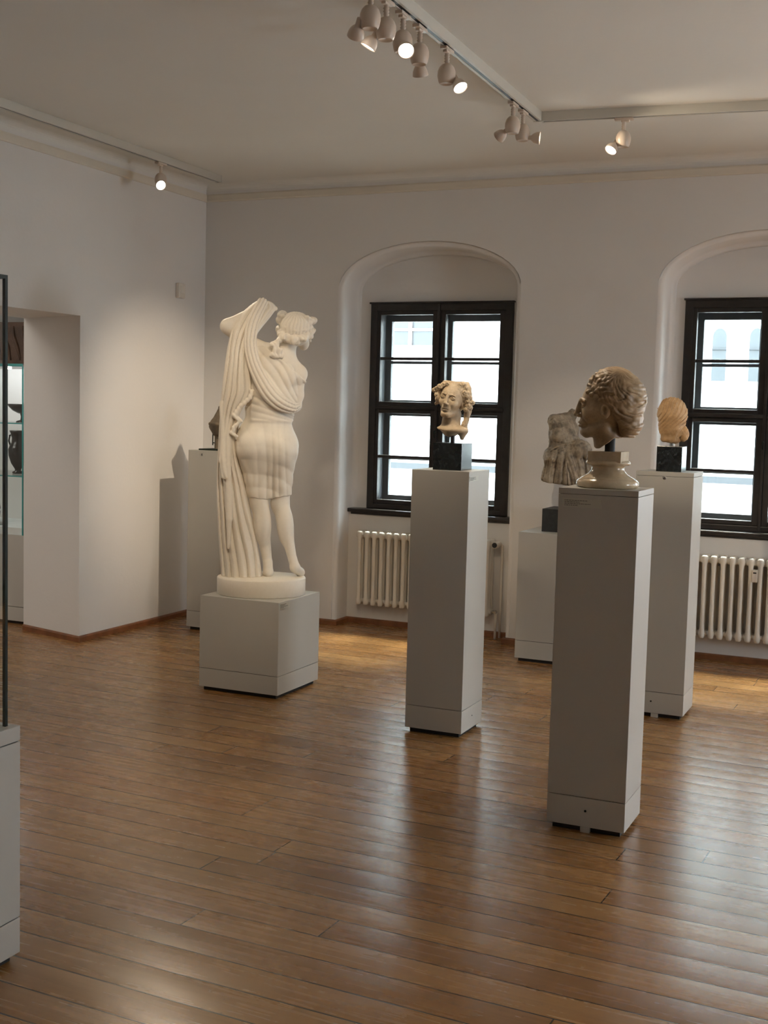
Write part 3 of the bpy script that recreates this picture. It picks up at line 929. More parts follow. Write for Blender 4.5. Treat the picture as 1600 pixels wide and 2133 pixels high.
def ell(P, c, r):
    c = np.asarray(c, float); r = np.asarray(r, float)
    q = (P - c) / r
    k0 = np.sqrt((q * q).sum(1)); k1 = np.sqrt(((q / r) ** 2).sum(1)) + 1e-9
    return np.where(k0 < 1e-6, -r.min(), k0 * (k0 - 1) / k1)
def cap(P, a, b, r0, r1, sv=1.0):
    """tapered limb; sv flattens it in depth"""
    s = np.array([1, 1 / sv, 1.0])
    P = P * s; a = np.asarray(a, float) * s; b = np.asarray(b, float) * s
    ba = b - a; pa = P - a
    h = np.clip(pa @ ba / (ba @ ba), 0, 1)
    return (np.sqrt(((pa - h[:, None] * ba) ** 2).sum(1)) - (r0 + (r1 - r0) * h)) * (min(1, sv) if sv < 1 else 1)
def chain(P, pts, rs, k=6, sv=1.0):
    d = None
    for a, b, r0, r1 in zip(pts[:-1], pts[1:], rs[:-1], rs[1:]):
        e = cap(P, a, b, r0, r1, sv)
        d = e if d is None else smin(d, e, k)
    return d
def smin(a, b, k):
    h = np.clip(0.5 + 0.5 * (b - a) / k, 0, 1)
    return b + (a - b) * h - k * h * (1 - h)
def smax(a, b, k): return -smin(-a, -b, k)
def U(k, *ds):
    d = ds[0]
    for e in ds[1:]: d = smin(d, e, k)
    return d
_rs = np.random.RandomState(3)
_DIR = _rs.normal(size=(24, 3)); _DIR /= np.linalg.norm(_DIR, axis=1)[:, None]
_PH = _rs.uniform(0, 6.28, 24)
def lump(P, f, seed=0, oct=2):
    """smooth band-limited noise in about -1..1"""
    out = np.zeros(len(P)); amp = 1.0; tot = 0
    for o in range(oct):
        acc = 0
        for i in range(4):
            a = (seed * 5 + o * 7 + i) % 24; b = (a + 11) % 24
            acc = acc + np.sin(P @ _DIR[a] * f + _PH[a] + 1.8 * np.sin(P @ _DIR[b] * f * 0.7 + _PH[b]))
        out += amp * acc / 4; tot += amp; amp *= 0.5; f *= 2.1
    return out / tot * 1.4
def interp(y, tab):
    t = np.array(tab, float)
    return np.interp(y, t[:, 0], t[:, 1])
def smooth_interp(y, tab, w=22.0):
    t = np.array(tab, float)
    return sum(np.interp(y + o * w, t[:, 0], t[:, 1]) * g for o, g in ((-2, .1), (-1, .24), (0, .32), (1, .24), (2, .1)))
def ridge(ph, sharp=1.0):
    """rounded cloth folds with narrow valleys: 0 in the valley, 1 on the crest"""
    return ((np.sqrt(np.sin(ph) ** 2 + 0.012) - 0.1095) / 0.8965) ** sharp

# ---------------------------------------------------------------------
# the white full-length statue
# ---------------------------------------------------------------------
def build_statue():
    az = math.radians(-29.73)
    root = empty('marble_statue', (-3.45, 6.04, 0.536), -az, 'white full-length statue of a draped woman seen from behind, on the low cube', 'statue')
    mp = mapper(458, 1819.75, 0.690 - 0.536, 0.000864, -0.022)
    def torso(P, g=0.0):
        lower = U(40, ell(P, (492, 0, 960), (168 + g, 112 + g, 130)), cap(P, (503, -2, 880), (516, 0, 700), 140 + g, 148 + g, 0.68))
        upper = cap(P, (520, 0, 640), (556, 2, 500), 158 + g, 140 + g, 0.62)
        return U(55, lower, upper)
    def hips(P, g=0.0):
        return U(34, ell(P, (408, -48, 1030), (98 + g, 92 + g, 98)), ell(P, (583, -44, 1045), (92 + g, 90 + g, 98)))
    def legs(P):
        ll = U(26, cap(P, (409, 0, 1010), (443, 4, 1400), 104, 58), cap(P, (443, 4, 1400), (498, 12, 1800), 56, 30), ell(P, (464, -18, 1535), (58, 52, 140)))
        lf = U(20, cap(P, (499, 0, 1790), (500, -8, 1850), 31, 33), cap(P, (500, 0, 1858), (486, 150, 1868), 30, 22))
        rl = U(26, cap(P, (585, 0, 1020), (581, 24, 1410), 98, 58), cap(P, (581, 24, 1410), (660, -34, 1765), 56, 29), ell(P, (614, -14, 1545), (53, 50, 130)))
        rf = U(16, cap(P, (660, -34, 1760), (676, -48, 1815), 29, 32), cap(P, (676, -48, 1820), (712, 30, 1858), 32, 28), cap(P, (712, 30, 1858), (728, 72, 1868), 27, 17))
        return U(18, U(8, ll, lf), U(8, rl, rf))
    def head(P):
        d = ell(P, (688, 5, 268), (98, 112, 106))
        d = U(26, d, cap(P, (704, 55, 292), (738, 58, 352), 66, 36), cap(P, (735, 55, 352), (738, 66, 374), 24, 20))
        d = U(6, d, cap(P, (762, 92, 285), (782, 104, 332), 7, 11), cap(P, (756, 92, 358), (764, 92, 358), 10, 9))
        return d
    def body(P):
        d = U(40, torso(P), hips(P))
        d = U(30, d, legs(P))
        sh = U(30, cap(P, (440, 0, 408), (700, -4, 552), 66, 62, 0.85), cap(P, (600, -8, 470), (648, -2, 345), 58, 50))
        d = U(34, d, sh)
        # blades and spine
        d = U(20, d, ell(P, (628, -78, 560), (48, 22, 62)), ell(P, (500, -74, 520), (46, 22, 58)))
        d = smax(d, -cap(P, (560, -116, 520), (512, -116, 860), 16, 16), 22)
        # right arm bent forward
        ra = U(18, cap(P, (694, -2, 560), (694, 18, 690), 52, 42), cap(P, (694, 18, 690), (684, 30, 758), 42, 37), cap(P, (684, 34, 762), (592, 190, 700), 36, 24))
        # raised left arm
        la = U(24, cap(P, (436, 0, 408), (250, 2, 264), 60, 48), cap(P, (250, 2, 262), (470, -8, 140), 47, 36), cap(P, (470, -8, 140), (552, -8, 138), 34, 17))
        d = U(20, d, ra, la)
        return U(10, d, head(P))
    sculpted('figure', body, (150, -230, 60), (820, 260, 1915), 5.5, mp, M['plaster'], root, 0, 1)

    def tunic(P):
        x, v, y = P.T
        sk = U(60, torso(P, 2), hips(P, 4), ell(P, (494, -4, 1060), (160, 98, 150)))
        leg = U(64, cap(P, (411, 0, 1010), (442, 4, 1400), 102, 57), cap(P, (585, 0, 1020), (581, 24, 1410), 96, 57))
        sk = U(60, sk, leg)
        # fine hanging folds, drifting toward the weight leg
        ph = (x - 490) * 0.052 * (1 + 0.0 * y) - (y - 800) * 0.006 + 0.9 * np.sin(y * 0.006 + x * 0.01) + np.where(v > 0, 1.3, 0) + 1.1 * lump(P * np.array([1, 1, 0.45]), 0.013, 9) + 0.8 * np.sin(x * 0.021 + 1)
        f = ridge(ph, 0.8)
        amp = np.clip((y - 860) / 420, 0.10, 1)
        sag = (y - 900) * 0.034 - 0.00016 * 0.9 * ((x - 470) ** 2) * 0.30 - (x - 300) * 0.006 + 0.9 * lump(P, 0.010, 11)
        f = 0.62 * f + 0.38 * ridge(sag, 0.9)
        d = sk - 3 - 9.5 * (0.10 + amp) * f + 1.5 * lump(P, 0.012, 2)
        hem = 1372 - 10 * f + 0.10 * (500 - x) + 8 * np.sin(x * 0.026 + 1) + 0.03 * (x - 490)
        d = smax(d, y - hem, 7)
        # bodice: pulled diagonally, sloping neckline
        ux, uy = 0.80, -0.60
        bo = U(34, torso(P, 2), cap(P, (440, 0, 408), (700, -4, 556), 66, 62, 0.85), ell(P, (628, -78, 560), (48, 22, 62)), ell(P, (500, -74, 520), (46, 22, 58)))
        fan = np.arctan2(x - 800, 900 - y)
        bo = bo - 5 - 5.5 * ridge(fan * 26 + 0.5 * np.sin(y * 0.02), 0.8)
        neck = (y - 446) - (x - 560) * 0.80
        bo = smax(bo, -neck * 0.78, 6)
        bo = smax(bo, y - 860, 10); bo = smax(bo, 395 - x, 10)
        bo = smax(bo, -(y - 380), 6)
        edge = chain(P, [(540, -88, 440), (600, -92, 484), (655, -84, 530), (694, -66, 562), (712, -46, 580)], [3, 5, 5, 4, 1], 4)
        top = smax(d, 770 - y, 12)
        return U(8, U(22, top, bo), edge)
    sculpted('tunic', tunic, (270, -170, 360), (790, 170, 1405), 4.8, mp, M['plaster'], root, 0, 1)

    LT = [(80, 448), (88, 438), (110, 405), (140, 365), (170, 335), (200, 312), (250, 286), (320, 262), (420, 246), (550, 229), (690, 210), (780, 200), (900, 189), (1000, 181), (1100, 174), (1200, 169), (1400, 168), (1600, 173), (1750, 181), (1890, 188)]
    RT = [(80, 492), (88, 510), (100, 540), (120, 562), (140, 573), (152, 560), (200, 526), (260, 478), (320, 436), (420, 398), (550, 395), (690, 404), (740, 372), (800, 336), (900, 312), (1000, 304), (1100, 314), (1200, 337), (1300, 366), (1400, 386), (1600, 426), (1750, 452), (1890, 470)]
    VC = [(80, -10), (200, -16), (350, -50), (550, -84), (700, -80), (850, -30), (1000, -4), (1200, 14), (1600, 22), (1890, 26)]
    VB = [(80, 26), (120, 42), (250, 54), (400, 50), (600, 44), (800, 58), (1000, 84), (1300, 104), (1890, 128)]
    def mantle(P):
        x, v, y = P.T
        ws = np.clip((y - 60) * 0.12, 7, 34)
        l, r = smooth_interp(y, LT, ws), smooth_interp(y, RT, ws * 0.6)
        xc, a = (l + r) / 2, (r - l) / 2
        vc, b = smooth_interp(y, VC, 40.0), smooth_interp(y, VB, 40.0)
        s = (x - xc) / a; t = (v - vc) / b
        d = (np.sqrt(s * s + t * t + 1e-9) - 1) * np.minimum(a, b) * 0.92
        up = np.clip((1180 - y) / 260, 0, 1)
        th = np.arctan2(s, -t)
        wob = 0.35 * np.sin(y * 0.0052 + 1.2) + 0.18 * np.sin(y * 0.013 + s * 2)
        wl = lump(P * np.array([1, 1, 0.22]), 0.016, 8)
        p1 = s * 6.8 + wob + 0.9 * wl + 0.5 * np.sin(s * 4 + 1)
        p2 = s * 9.0 + wob * 0.8 + 0.6 + 1.3 * wl
        f1 = ridge(p1, 0.7); f2 = ridge(p2, 0.85)
        f = f1 * up + f2 * (1 - up)
        f = 0.75 * f + 0.25 * ridge(s * 13.0 + 2 * wob + 0.4, 1.0) * np.clip((900 - y) / 400, 0.3, 1)
        A = np.clip(np.minimum(a, b) * 0.34, 7, 26) * (1 - 0.55 * np.clip(np.abs(s), 0, 1) ** 3)
        d = d + A * (0.62 - f)
        d = smax(d, y - 1884, 6)
        d = smax(d, (90 + 0.0012 * (x - 478) ** 2) - y, 12)
        # broad flat fold catching the light halfway down, and its pocket
        d = U(10, d, chain(P, [(212, -62, 760), (222, -70, 960), (212, -88, 1120), (224, -98, 1225), (238, -98, 1240)], [20, 24, 26, 22, 8], 8))
        d = smax(d, -chain(P, [(197, -112, 1090), (203, -118, 1180), (224, -120, 1238)], [6, 8, 7], 4), 10)
        d = U(8, d, chain(P, [(248, -76, 860), (246, -88, 1150), (250, -98, 1500), (244, -98, 1690)], [16, 20, 20, 9], 6))
        d = smax(d, -chain(P, [(186, -96, 1440), (214, -128, 1600), (244, -134, 1700)], [7, 9, 6], 4), 10)
        # zigzag border where the cloth falls open
        z = chain(P, [(404, -112, 672), (392, -112, 716), (330, -106, 772), (290, -104, 836), (328, -108, 868), (286, -106, 908), (272, -104, 948), (302, -100, 966), (300, -92, 985)], [13, 15, 16, 18, 13, 14, 15, 9, 7], 6)
        z = z + 3 * (1 - ridge(x * 0.10 - y * 0.07, 1.0))
        d = U(9, d, z)
        return d
    sculpted('mantle', mantle, (135, -190, 55), (610, 180, 1910), 4.0, mp, M['plaster'], root, 0, 1)

    SW = [(470, -60, 110), (412, -78, 230), (392, -106, 360), (412, -122, 480), (455, -132, 590), (512, -136, 685), (580, -130, 742), (650, -96, 772), (690, -30, 770)]
    SR = [34, 40, 40, 42, 48, 54, 52, 40, 26]
    tt = np.arange(len(SW)); fine = np.linspace(0, len(SW) - 1, 33)
    def spline(a):
        a = np.array(a, float); i = np.clip(fine.astype(int), 0, len(a) - 2); f = fine - i
        g = lambda k: a[np.clip(k, 0, len(a) - 1)]
        p0, p1_, p2_, p3 = g(i - 1), g(i), g(i + 1), g(i + 2)
        return 0.5 * (2 * p1_ + (p2_ - p0) * f + (2 * p0 - 5 * p1_ + 4 * p2_ - p3) * f ** 2 + (3 * p1_ - p0 - 3 * p2_ + p3) * f ** 3)
    pts = np.stack([spline([q[k] for q in SW]) for k in range(3)], 1)
    SR = list(spline(SR))
    def swag(P):
        # nearest point on the bundle's axis, plus signed distance across it
        best = np.full(len(P), 1e9); acr = np.zeros(len(P)); rad = np.zeros(len(P)); lng = np.zeros(len(P)); dep = np.zeros(len(P))
        for i in range(len(pts) - 1):
            a, b = pts[i], pts[i + 1]
            ba = b - a; pa = P - a
            h = np.clip(pa @ ba / (ba @ ba), 0, 1)
            q = pa - h[:, None] * ba
            sq = q.copy(); sq[:, 1] *= 1.35
            dist = np.sqrt((sq ** 2).sum(1))
            n = np.array([-ba[2], 0, ba[0]]); n /= np.linalg.norm(n)
            m = dist < best
            best = np.where(m, dist, best); acr = np.where(m, q @ n, acr)
            rad = np.where(m, SR[i] + (SR[i + 1] - SR[i]) * h, rad); lng = np.where(m, i + h, lng)
        e = acr / rad
        f = ridge(e * 5.4 + 0.35 * np.sin(lng * 0.42), 0.75)
        d = best - rad + 10 * (0.7 - f)
        return d * 0.85
    sculpted('mantle_swag', swag, (330, -210, 60), (740, 20, 850), 3.8, mp, M['plaster'], root, 0, 1)

    def hair(P):
        x, v, y = P.T
        d = ell(P, (686, -4, 262), (108, 118, 106))
        st = ridge(np.arctan2(v + 60, x - 690) * 9 + 0.02 * y + 0.8 * lump(P, 0.03, 4), 0.8)
        d = d - 4 * st
        # keep the face side free
        d = smax(d, (v - 62) * 0.8 + (y - 262) * 0.25 + (x - 690) * 0.25, 12)
        d = smax(d, (y - 322), 12)
        roll = chain(P, [(574, 18, 262), (590, -50, 300), (622, -96, 330), (672, -112, 342), (726, -100, 330), (772, -60, 300), (796, -4, 268)], [22, 27, 30, 30, 28, 26, 18], 10)
        roll = roll - 9 * lump(P, 0.095, 1, 2)
        bun = U(14, cap(P, (736, -66, 226), (786, -40, 214), 34, 26), ell(P, (800, -30, 204), (24, 24, 22)), ell(P, (758, -70, 196), (22, 22, 18)))
        bun = bun - 6 * lump(P, 0.10, 3, 2)
        side = U(12, ell(P, (597, -8, 182), (32, 36, 28)), ell(P, (578, -4, 212), (22, 30, 24)), ell(P, (610, 0, 165), (18, 22, 14))) - 6 * lump(P, 0.1, 5, 2)
        band = chain(P, [(580, -20, 236), (620, -92, 262), (680, -116, 282), (740, -104, 276), (792, -40, 250)], [8, 9, 9, 9, 7], 4)
        lock = U(10, ell(P, (548, -104, 378), (30, 20, 26)), ell(P, (566, -108, 412), (34, 22, 26)), ell(P, (540, -112, 440), (26, 18, 24)), ell(P, (580, -100, 440), (22, 18, 22)), cap(P, (590, -82, 330), (556, -104, 372), 18, 20)) - 8 * lump(P, 0.11, 6, 2)
        d = U(8, d, roll, bun, side)
        return U(5, d, band, lock)
    sculpted('hair', hair, (490, -180, 110), (860, 150, 500), 4.2, mp, M['plaster'], root, 0, 1)
    # round base
    bm = bmesh.new()
    zt = 0.100
    add_lathe(bm, [(0, 0), (0.244, 0), (0.250, 0.004), (0.251, zt - 0.008), (0.247, zt - 0.002), (0.240, zt), (0, zt)], 96)
    for vv in bm.verts: vv.co.y *= 0.84
    from_bm('plinth', bm, M['plaster'], root, True)
build_statue()

# ---------------------------------------------------------------------
# heads
# ---------------------------------------------------------------------
def skin_of_head(P, brow=1.0):
    """bare head in profile drawing: face toward -x, v across, y down"""
    d = ell(P, (742, 0, 372), (246, 200, 250))
    d = U(60, d, ell(P, (606, 0, 470), (160, 152, 220)))
    for s in (-1, 1):
        d = U(34, d, cap(P, (500, s * 48, 684), (650, s * 112, 640), 44, 52))
        d = U(30, d, ell(P, (520, s * 88, 520), (52, 48, 62)))
    d = U(24, d, ell(P, (486, 0, 674), (47, 62, 42)))
    d = U(22, d, ell(P, (482, 0, 596), (48, 74, 58)))
    av = np.abs(P[:, 1]); Q = P.copy(); Q[:, 1] = av
    # sockets, brow, eyes
    d = smax(d, -ell(Q, (446, 70, 438), (40, 44, 28)), 24)
    d = U(20, d, chain(Q, [(455, 16, 402), (457, 62, 392), (481, 114, 406)], [13 * brow, 12 * brow, 9 * brow], 8))
    d = U(4, d, ell(Q, (482, 72, 439), (27, 37, 21)))
    d = U(4, d, chain(Q, [(468, 36, 442), (455, 72, 420), (474, 110, 440)], [6, 6.5, 6], 4), chain(Q, [(468, 38, 446), (458, 72, 457), (474, 106, 447)], [5, 5, 5], 4))
    # nose
    d = U(14, d, cap(P, (452, 0, 398), (412, 0, 520), 20, 24))
    d = U(10, d, ell(P, (408, 0, 524), (25, 24, 20)), ell(Q, (434, 26, 532), (26, 15, 17)))
    d = smax(d, -ell(Q, (426, 14, 551), (12, 9, 9)), 5)
    # mouth
    d = U(7, d, ell(P, (444, 0, 592), (22, 44, 12)), ell(P, (447, 0, 622), (22, 38, 14)))
    d = smax(d, -cap(Q, (428, 0, 606), (452, 48, 609), 6, 4), 6)
    d = smax(d, -cap(P, (440, -30, 646), (440, 30, 646), 10, 10), 12)
    # ears
    d = U(5, d, ell(Q, (662, 172, 492), (40, 26, 64)))
    d = smax(d, -ell(Q, (652, 196, 486), (21, 22, 38)), 5)
    d = U(4, d, ell(Q, (634, 178, 502), (9, 12, 14)))
    return d

def build_profile_head():
    az = math.radians(-13.8)
    root = empty('portrait_head', (-1.140, 4.652, 1.321), 0, 'brown marble male head in profile facing left on a moulded socle, on the nearest pedestal', 'sculpture')
    mp = mapper(703, 505, 1.607 - 1.321, 0.000437, -0.039)
    HL = [(100, 480), (180, 486), (235, 492), (300, 520), (345, 560), (390, 606), (430, 655), (470, 700), (560, 724), (640, 770), (720, 800)]
    def skin(P):
        x, v, y = P.T
        d = skin_of_head(P)
        d = U(40, d, cap(P, (668, 0, 620), (690, 0, 830), 128, 122))
        cut = np.where(x < 745, (y - (812 - np.clip(x - 612, 0, 200) * 0.70)), y - 719)
        d = smax(d, cut * 0.8 + 5 * lump(P, 0.04, 2), 6)
        return d + 1.2 * lump(P, 0.06, 7, 2)
    def hair(P):
        x, v, y = P.T
        d = U(40, ell(P, (745, 0, 372), (254, 208, 260)), ell(P, (838, 0, 560), (138, 160, 156)))
        # locks radiate from the crown and curl
        cx, cy = 840.0, 130.0
        r = np.sqrt((x - cx) ** 2 + (y - cy) ** 2 + 0.4 * v * v) + 1
        a = np.arctan2(y - cy, x - cx + 0.35 * np.abs(v))
        w = 0.13 * np.sin(r * 0.036 + a * 3) + 0.05 * np.sin(r * 0.07 + v * 0.02)
        fade = np.clip((r - 70) / 190, 0.0, 1)
        f = ridge((a + w) * 13 + np.sign(v) * 0.6 * np.sin(v * 0.02), 0.85)
        f2 = ridge((a - w * 0.8) * 21 + r * 0.012, 1.0)
        lk = np.sin(r * 0.085 + 2.0 * np.sin(a * 7 + 0.8) + 1.2 * lump(P, 0.012, 9)) * np.sin(a * 13 + 1.6 * np.sin(r * 0.03))
        d = d - 9 - fade * (7.5 * f + 3 * np.clip((r - 160) / 120, 0, 1) * f2 + 6.5 * lk) + 6 * lump(P, 0.028, 4, 2)
        hl = interp(y, HL) + 12 * np.sin(y * 0.06 + np.abs(v) * 0.03) + 0.12 * np.abs(v)
        d = smax(d, (hl - x) * 0.8, 10)
        d = smax(d, y - 716, 10)
        # curls over the temple
        for c, q in (((520, 130, 330), 26), ((548, 152, 352), 26), ((584, 162, 368), 28), ((566, 138, 300), 24), ((600, 168, 320), 26), ((622, 178, 400), 22)):
            Q = P.copy(); Q[:, 1] = np.abs(v)
            d = U(8, d, ell(Q, c, (q * 1.15, q * 0.9, q)) - 4 * lump(P, 0.10, 3, 1))
        return d
    sculpted('head', skin, (365, -245, 90), (1030, 245, 850), 5.2, mp, M['brown'], root, -az, 1)
    sculpted('hair', hair, (430, -265, 60), (1045, 265, 745), 5.0, mp, M['brown'], root, -az, 1)
    # black rod
    bm = bmesh.new()
    add_tube(bm, [(0.004, 0, 0.128), (0.004, 0, 0.21)], 0.0195, 20)
    from_bm('mount_rod', bm, M['shadowgap'], root)
    so = empty('socle', (0, 0, 0)); so.parent = root
    bm = bmesh.new()
    add_lathe(bm, [(0, 0), (0.108, 0), (0.115, 0.004), (0.119, 0.013), (0.118, 0.024), (0.111, 0.032), (0.104, 0.034), (0.103, 0.037), (0.092, 0.043), (0.074, 0.054), (0.064, 0.066), (0.061, 0.076), (0.064, 0.083), (0.066, 0.085), (0.078, 0.087), (0.084, 0.092), (0.0845, 0.098), (0.080, 0.104), (0.05, 0.105), (0, 0.105)], 72)
    from_bm('moulded_foot', bm, M['soclemarble'], so, True)
    bm = bmesh.new(); add_box(bm, -0.064, 0.064, -0.066, 0.066, 0.098, 0.140, 0.002)
    from_bm('top_block', bm, M['soclemarble'], so)
build_profile_head()

def build_female_head():
    az = math.radians(-20.98)
    root = empty('fragment_head', (-2.172, 5.678, 1.309), 0, 'honey-coloured broken female head with parted lips and curls, on black block before the left window', 'sculpture')
    mp0 = mapper(756, 691, 1.601 - 1.309, 0.000327, -0.032)
    off = np.array([-2.183 + 2.172, 5.695 - 5.678, 0.0])
    c, s_ = math.cos(-az), math.sin(-az)
    def mp(V):
        W, m = mp0(V)
        o = np.array([c * off[0] + s_ * off[1], -s_ * off[0] + c * off[1], 0.0])
        return W + o, m
    F = np.array([-0.33, -0.935, -0.02]); F /= np.linalg.norm(F)
    Up = np.array([0.20, 0.0, -1.0]); Up -= F * (Up @ F); Up /= np.linalg.norm(Up)
    S = np.cross(F, Up)
    ctr = np.array([728, 0, 542.0]); SC = 1.06
    def can(P):
        q = (P - ctr) / SC
        y = 480 - q @ Up
        return np.stack([640 - q @ F, (q @ S) * (1 + 0.30 * np.clip((y - 530) / 160, 0, 1)), y], 1)
    def skin(P):
        x, v, y = P.T
        d = skin_of_head(can(P), 0.45) * 0.95
        nk = cap(P, (742, 62, 740), (716, 20, 950), 138, 146)
        d = U(14, d, nk)
        # broken shoulder rim flaring at the foot of the neck
        rim = ell(P, (735, 10, 985), (252, 190, 78))
        under = (y - (1012 + 0.20 * (x - 735) + 18 * np.sin(x * 0.012)))
        rim = smax(rim, under * 0.8 + 10 * lump(P, 0.02, 3), 16)
        tail = cap(P, (900, 30, 1010), (890, 20, 1100), 78, 36)
        d = U(34, d, rim, tail)
        d = smax(d, (262 + 10 * lump(P, 0.02, 5)) - y, 10)
        return d + 3.0 * lump(P, 0.035, 7, 3)
    blobs = [((478, -30, 392), 46), ((520, -60, 366), 44), ((560, -90, 330), 46), ((505, -50, 455), 36), ((512, -30, 520), 34), ((508, -10, 585), 30), ((610, -95, 300), 40), ((670, -110, 290), 34),
             ((905, -70, 300), 52), ((940, -60, 350), 50), ((930, -95, 410), 42), ((975, -50, 420), 52), ((950, -85, 470), 42), ((1005, -30, 490), 52), ((1030, -20, 560), 54), ((968, -60, 540), 44), ((985, -40, 620), 52), ((950, -50, 670), 40), ((1020, -10, 640), 40), ((860, -90, 310), 40)]
    def hair(P):
        x, v, y = P.T
        C = can(P)
        d = ell(C, (752, 0, 372), (238, 216, 262))
        hl = interp(C[:, 2], [(60, 470), (200, 486), (260, 500), (330, 540), (420, 610), (600, 690), (760, 760)])
        d = d - 10 - 7 * ridge(np.arctan2(C[:, 1], 400 - C[:, 0] + 200) * 8 + C[:, 2] * 0.03, 0.8)
        d = smax(d, (hl - C[:, 0]) * 0.8, 10)
        d = U(20, d, ell(P, (532, 10, 465), (50, 110, 135)), ell(P, (968, 10, 470), (78, 110, 200)))
        for cc, r in blobs:
            d = U(9, d, ell(P, (cc[0], cc[1], cc[2]), (r, r * 1.1, r * 0.9)) - 5.5 * np.sin(np.sqrt((x - cc[0]) ** 2 + (y - cc[2]) ** 2) * 0.15 + np.arctan2(y - cc[2], x - cc[0]) + 2 * lump(P, 0.02, 1, 1)))
        d = U(16, d, chain(P, [(985, 20, 690), (960, 10, 800), (928, 0, 905), (930, 10, 990)], [46, 44, 46, 50], 8) - 5 * ridge(x * 0.09, 0.9))
        d = d - 9 * lump(P, 0.042, 2, 3)
        d = smax(d, (250 + 14 * lump(P, 0.016, 4)) - y, 12)
        d = smax(d, y - 1000, 14)
        return d
    sculpted('head', skin, (440, -260, 190), (1060, 290, 1180), 6.0, mp, M['warm'], root, -az, 1)
    sculpted('hair', hair, (400, -260, 190), (1120, 300, 1030), 5.5, mp, M['warm'], root, -az, 1)
    bm = bmesh.new(); add_tube(bm, [(-0.006, 0.01, 0.12), (-0.006, 0.01, 0.235)], 0.0105, 16)
    from_bm('mount_rod', bm, M['rod'], root)
    bm = bmesh.new(); add_box(bm, -0.075, 0.075, -0.074, 0.074, 0.0, 0.1335, 0.0015)
    from_bm('mount_block', bm, M['black'], root)
build_female_head()

def build_back_head():
    az = math.radians(-10.98)
    root = empty('fragment_head', (-1.272, 6.576, 1.309), 0, 'ochre broken head seen from the back on a black cube, before the right window', 'sculpture')
    mp = mapper(1276, 568, 1.581 - 1.309, 0.000607, -0.044)
    def stone_f(P):
        x, v, y = P.T
        d = U(34, ell(P, (1269, 0, 512), (128, 145, 140)), ell(P, (1262, 5, 640), (112, 118, 118)))
        d = U(24, d, ell(P, (1366, -20, 690), (50, 60, 66)), ell(P, (1248, -10, 735), (86, 90, 44)))
        # strands combed down across the back, two ties
        ph = (x - 1269) * 0.085 + (y - 400) * 0.055 + 1.5 * np.sin(y * 0.020 + 0.5) + 0.8 * lump(P, 0.02, 2)
        m = np.clip((700 - y) / 120, 0.15, 1)
        d = d + 3 - 6.5 * m * ridge(ph, 0.85) - 3.5 * m * ridge(ph * 2.1 + 1, 1.0)
        d = smax(d, -chain(P, [(1165, -120, 640), (1230, -150, 672), (1290, -150, 650), (1330, -110, 668)], [8, 10, 10, 9], 4), 14)
        d = smax(d, -cap(P, (1318, -130, 690), (1325, -100, 770), 9, 12), 12)
        d = d + (6 + 6 * np.clip((y - 620) / 60, 0, 1)) * lump(P, 0.042, 5, 3)
        return smax(d, y - (772 + 10 * np.sin(x * 0.03)), 12)
    sculpted('head', stone_f, (1120, -185, 350), (1435, 180, 800), 3.8, mp, M['ochre'], root, -az, 1)
    bm = bmesh.new(); add_tube(bm, [(0.0, 0.0, 0.12), (0.0, 0.0, 0.175)], 0.016, 16)
    from_bm('mount_rod', bm, M['steel'], root)
    bm = bmesh.new(); add_box(bm, -0.066, 0.066, -0.066, 0.066, 0.0, 0.134, 0.0015)
    from_bm('mount_block', bm, M['black'], root)
build_back_head()

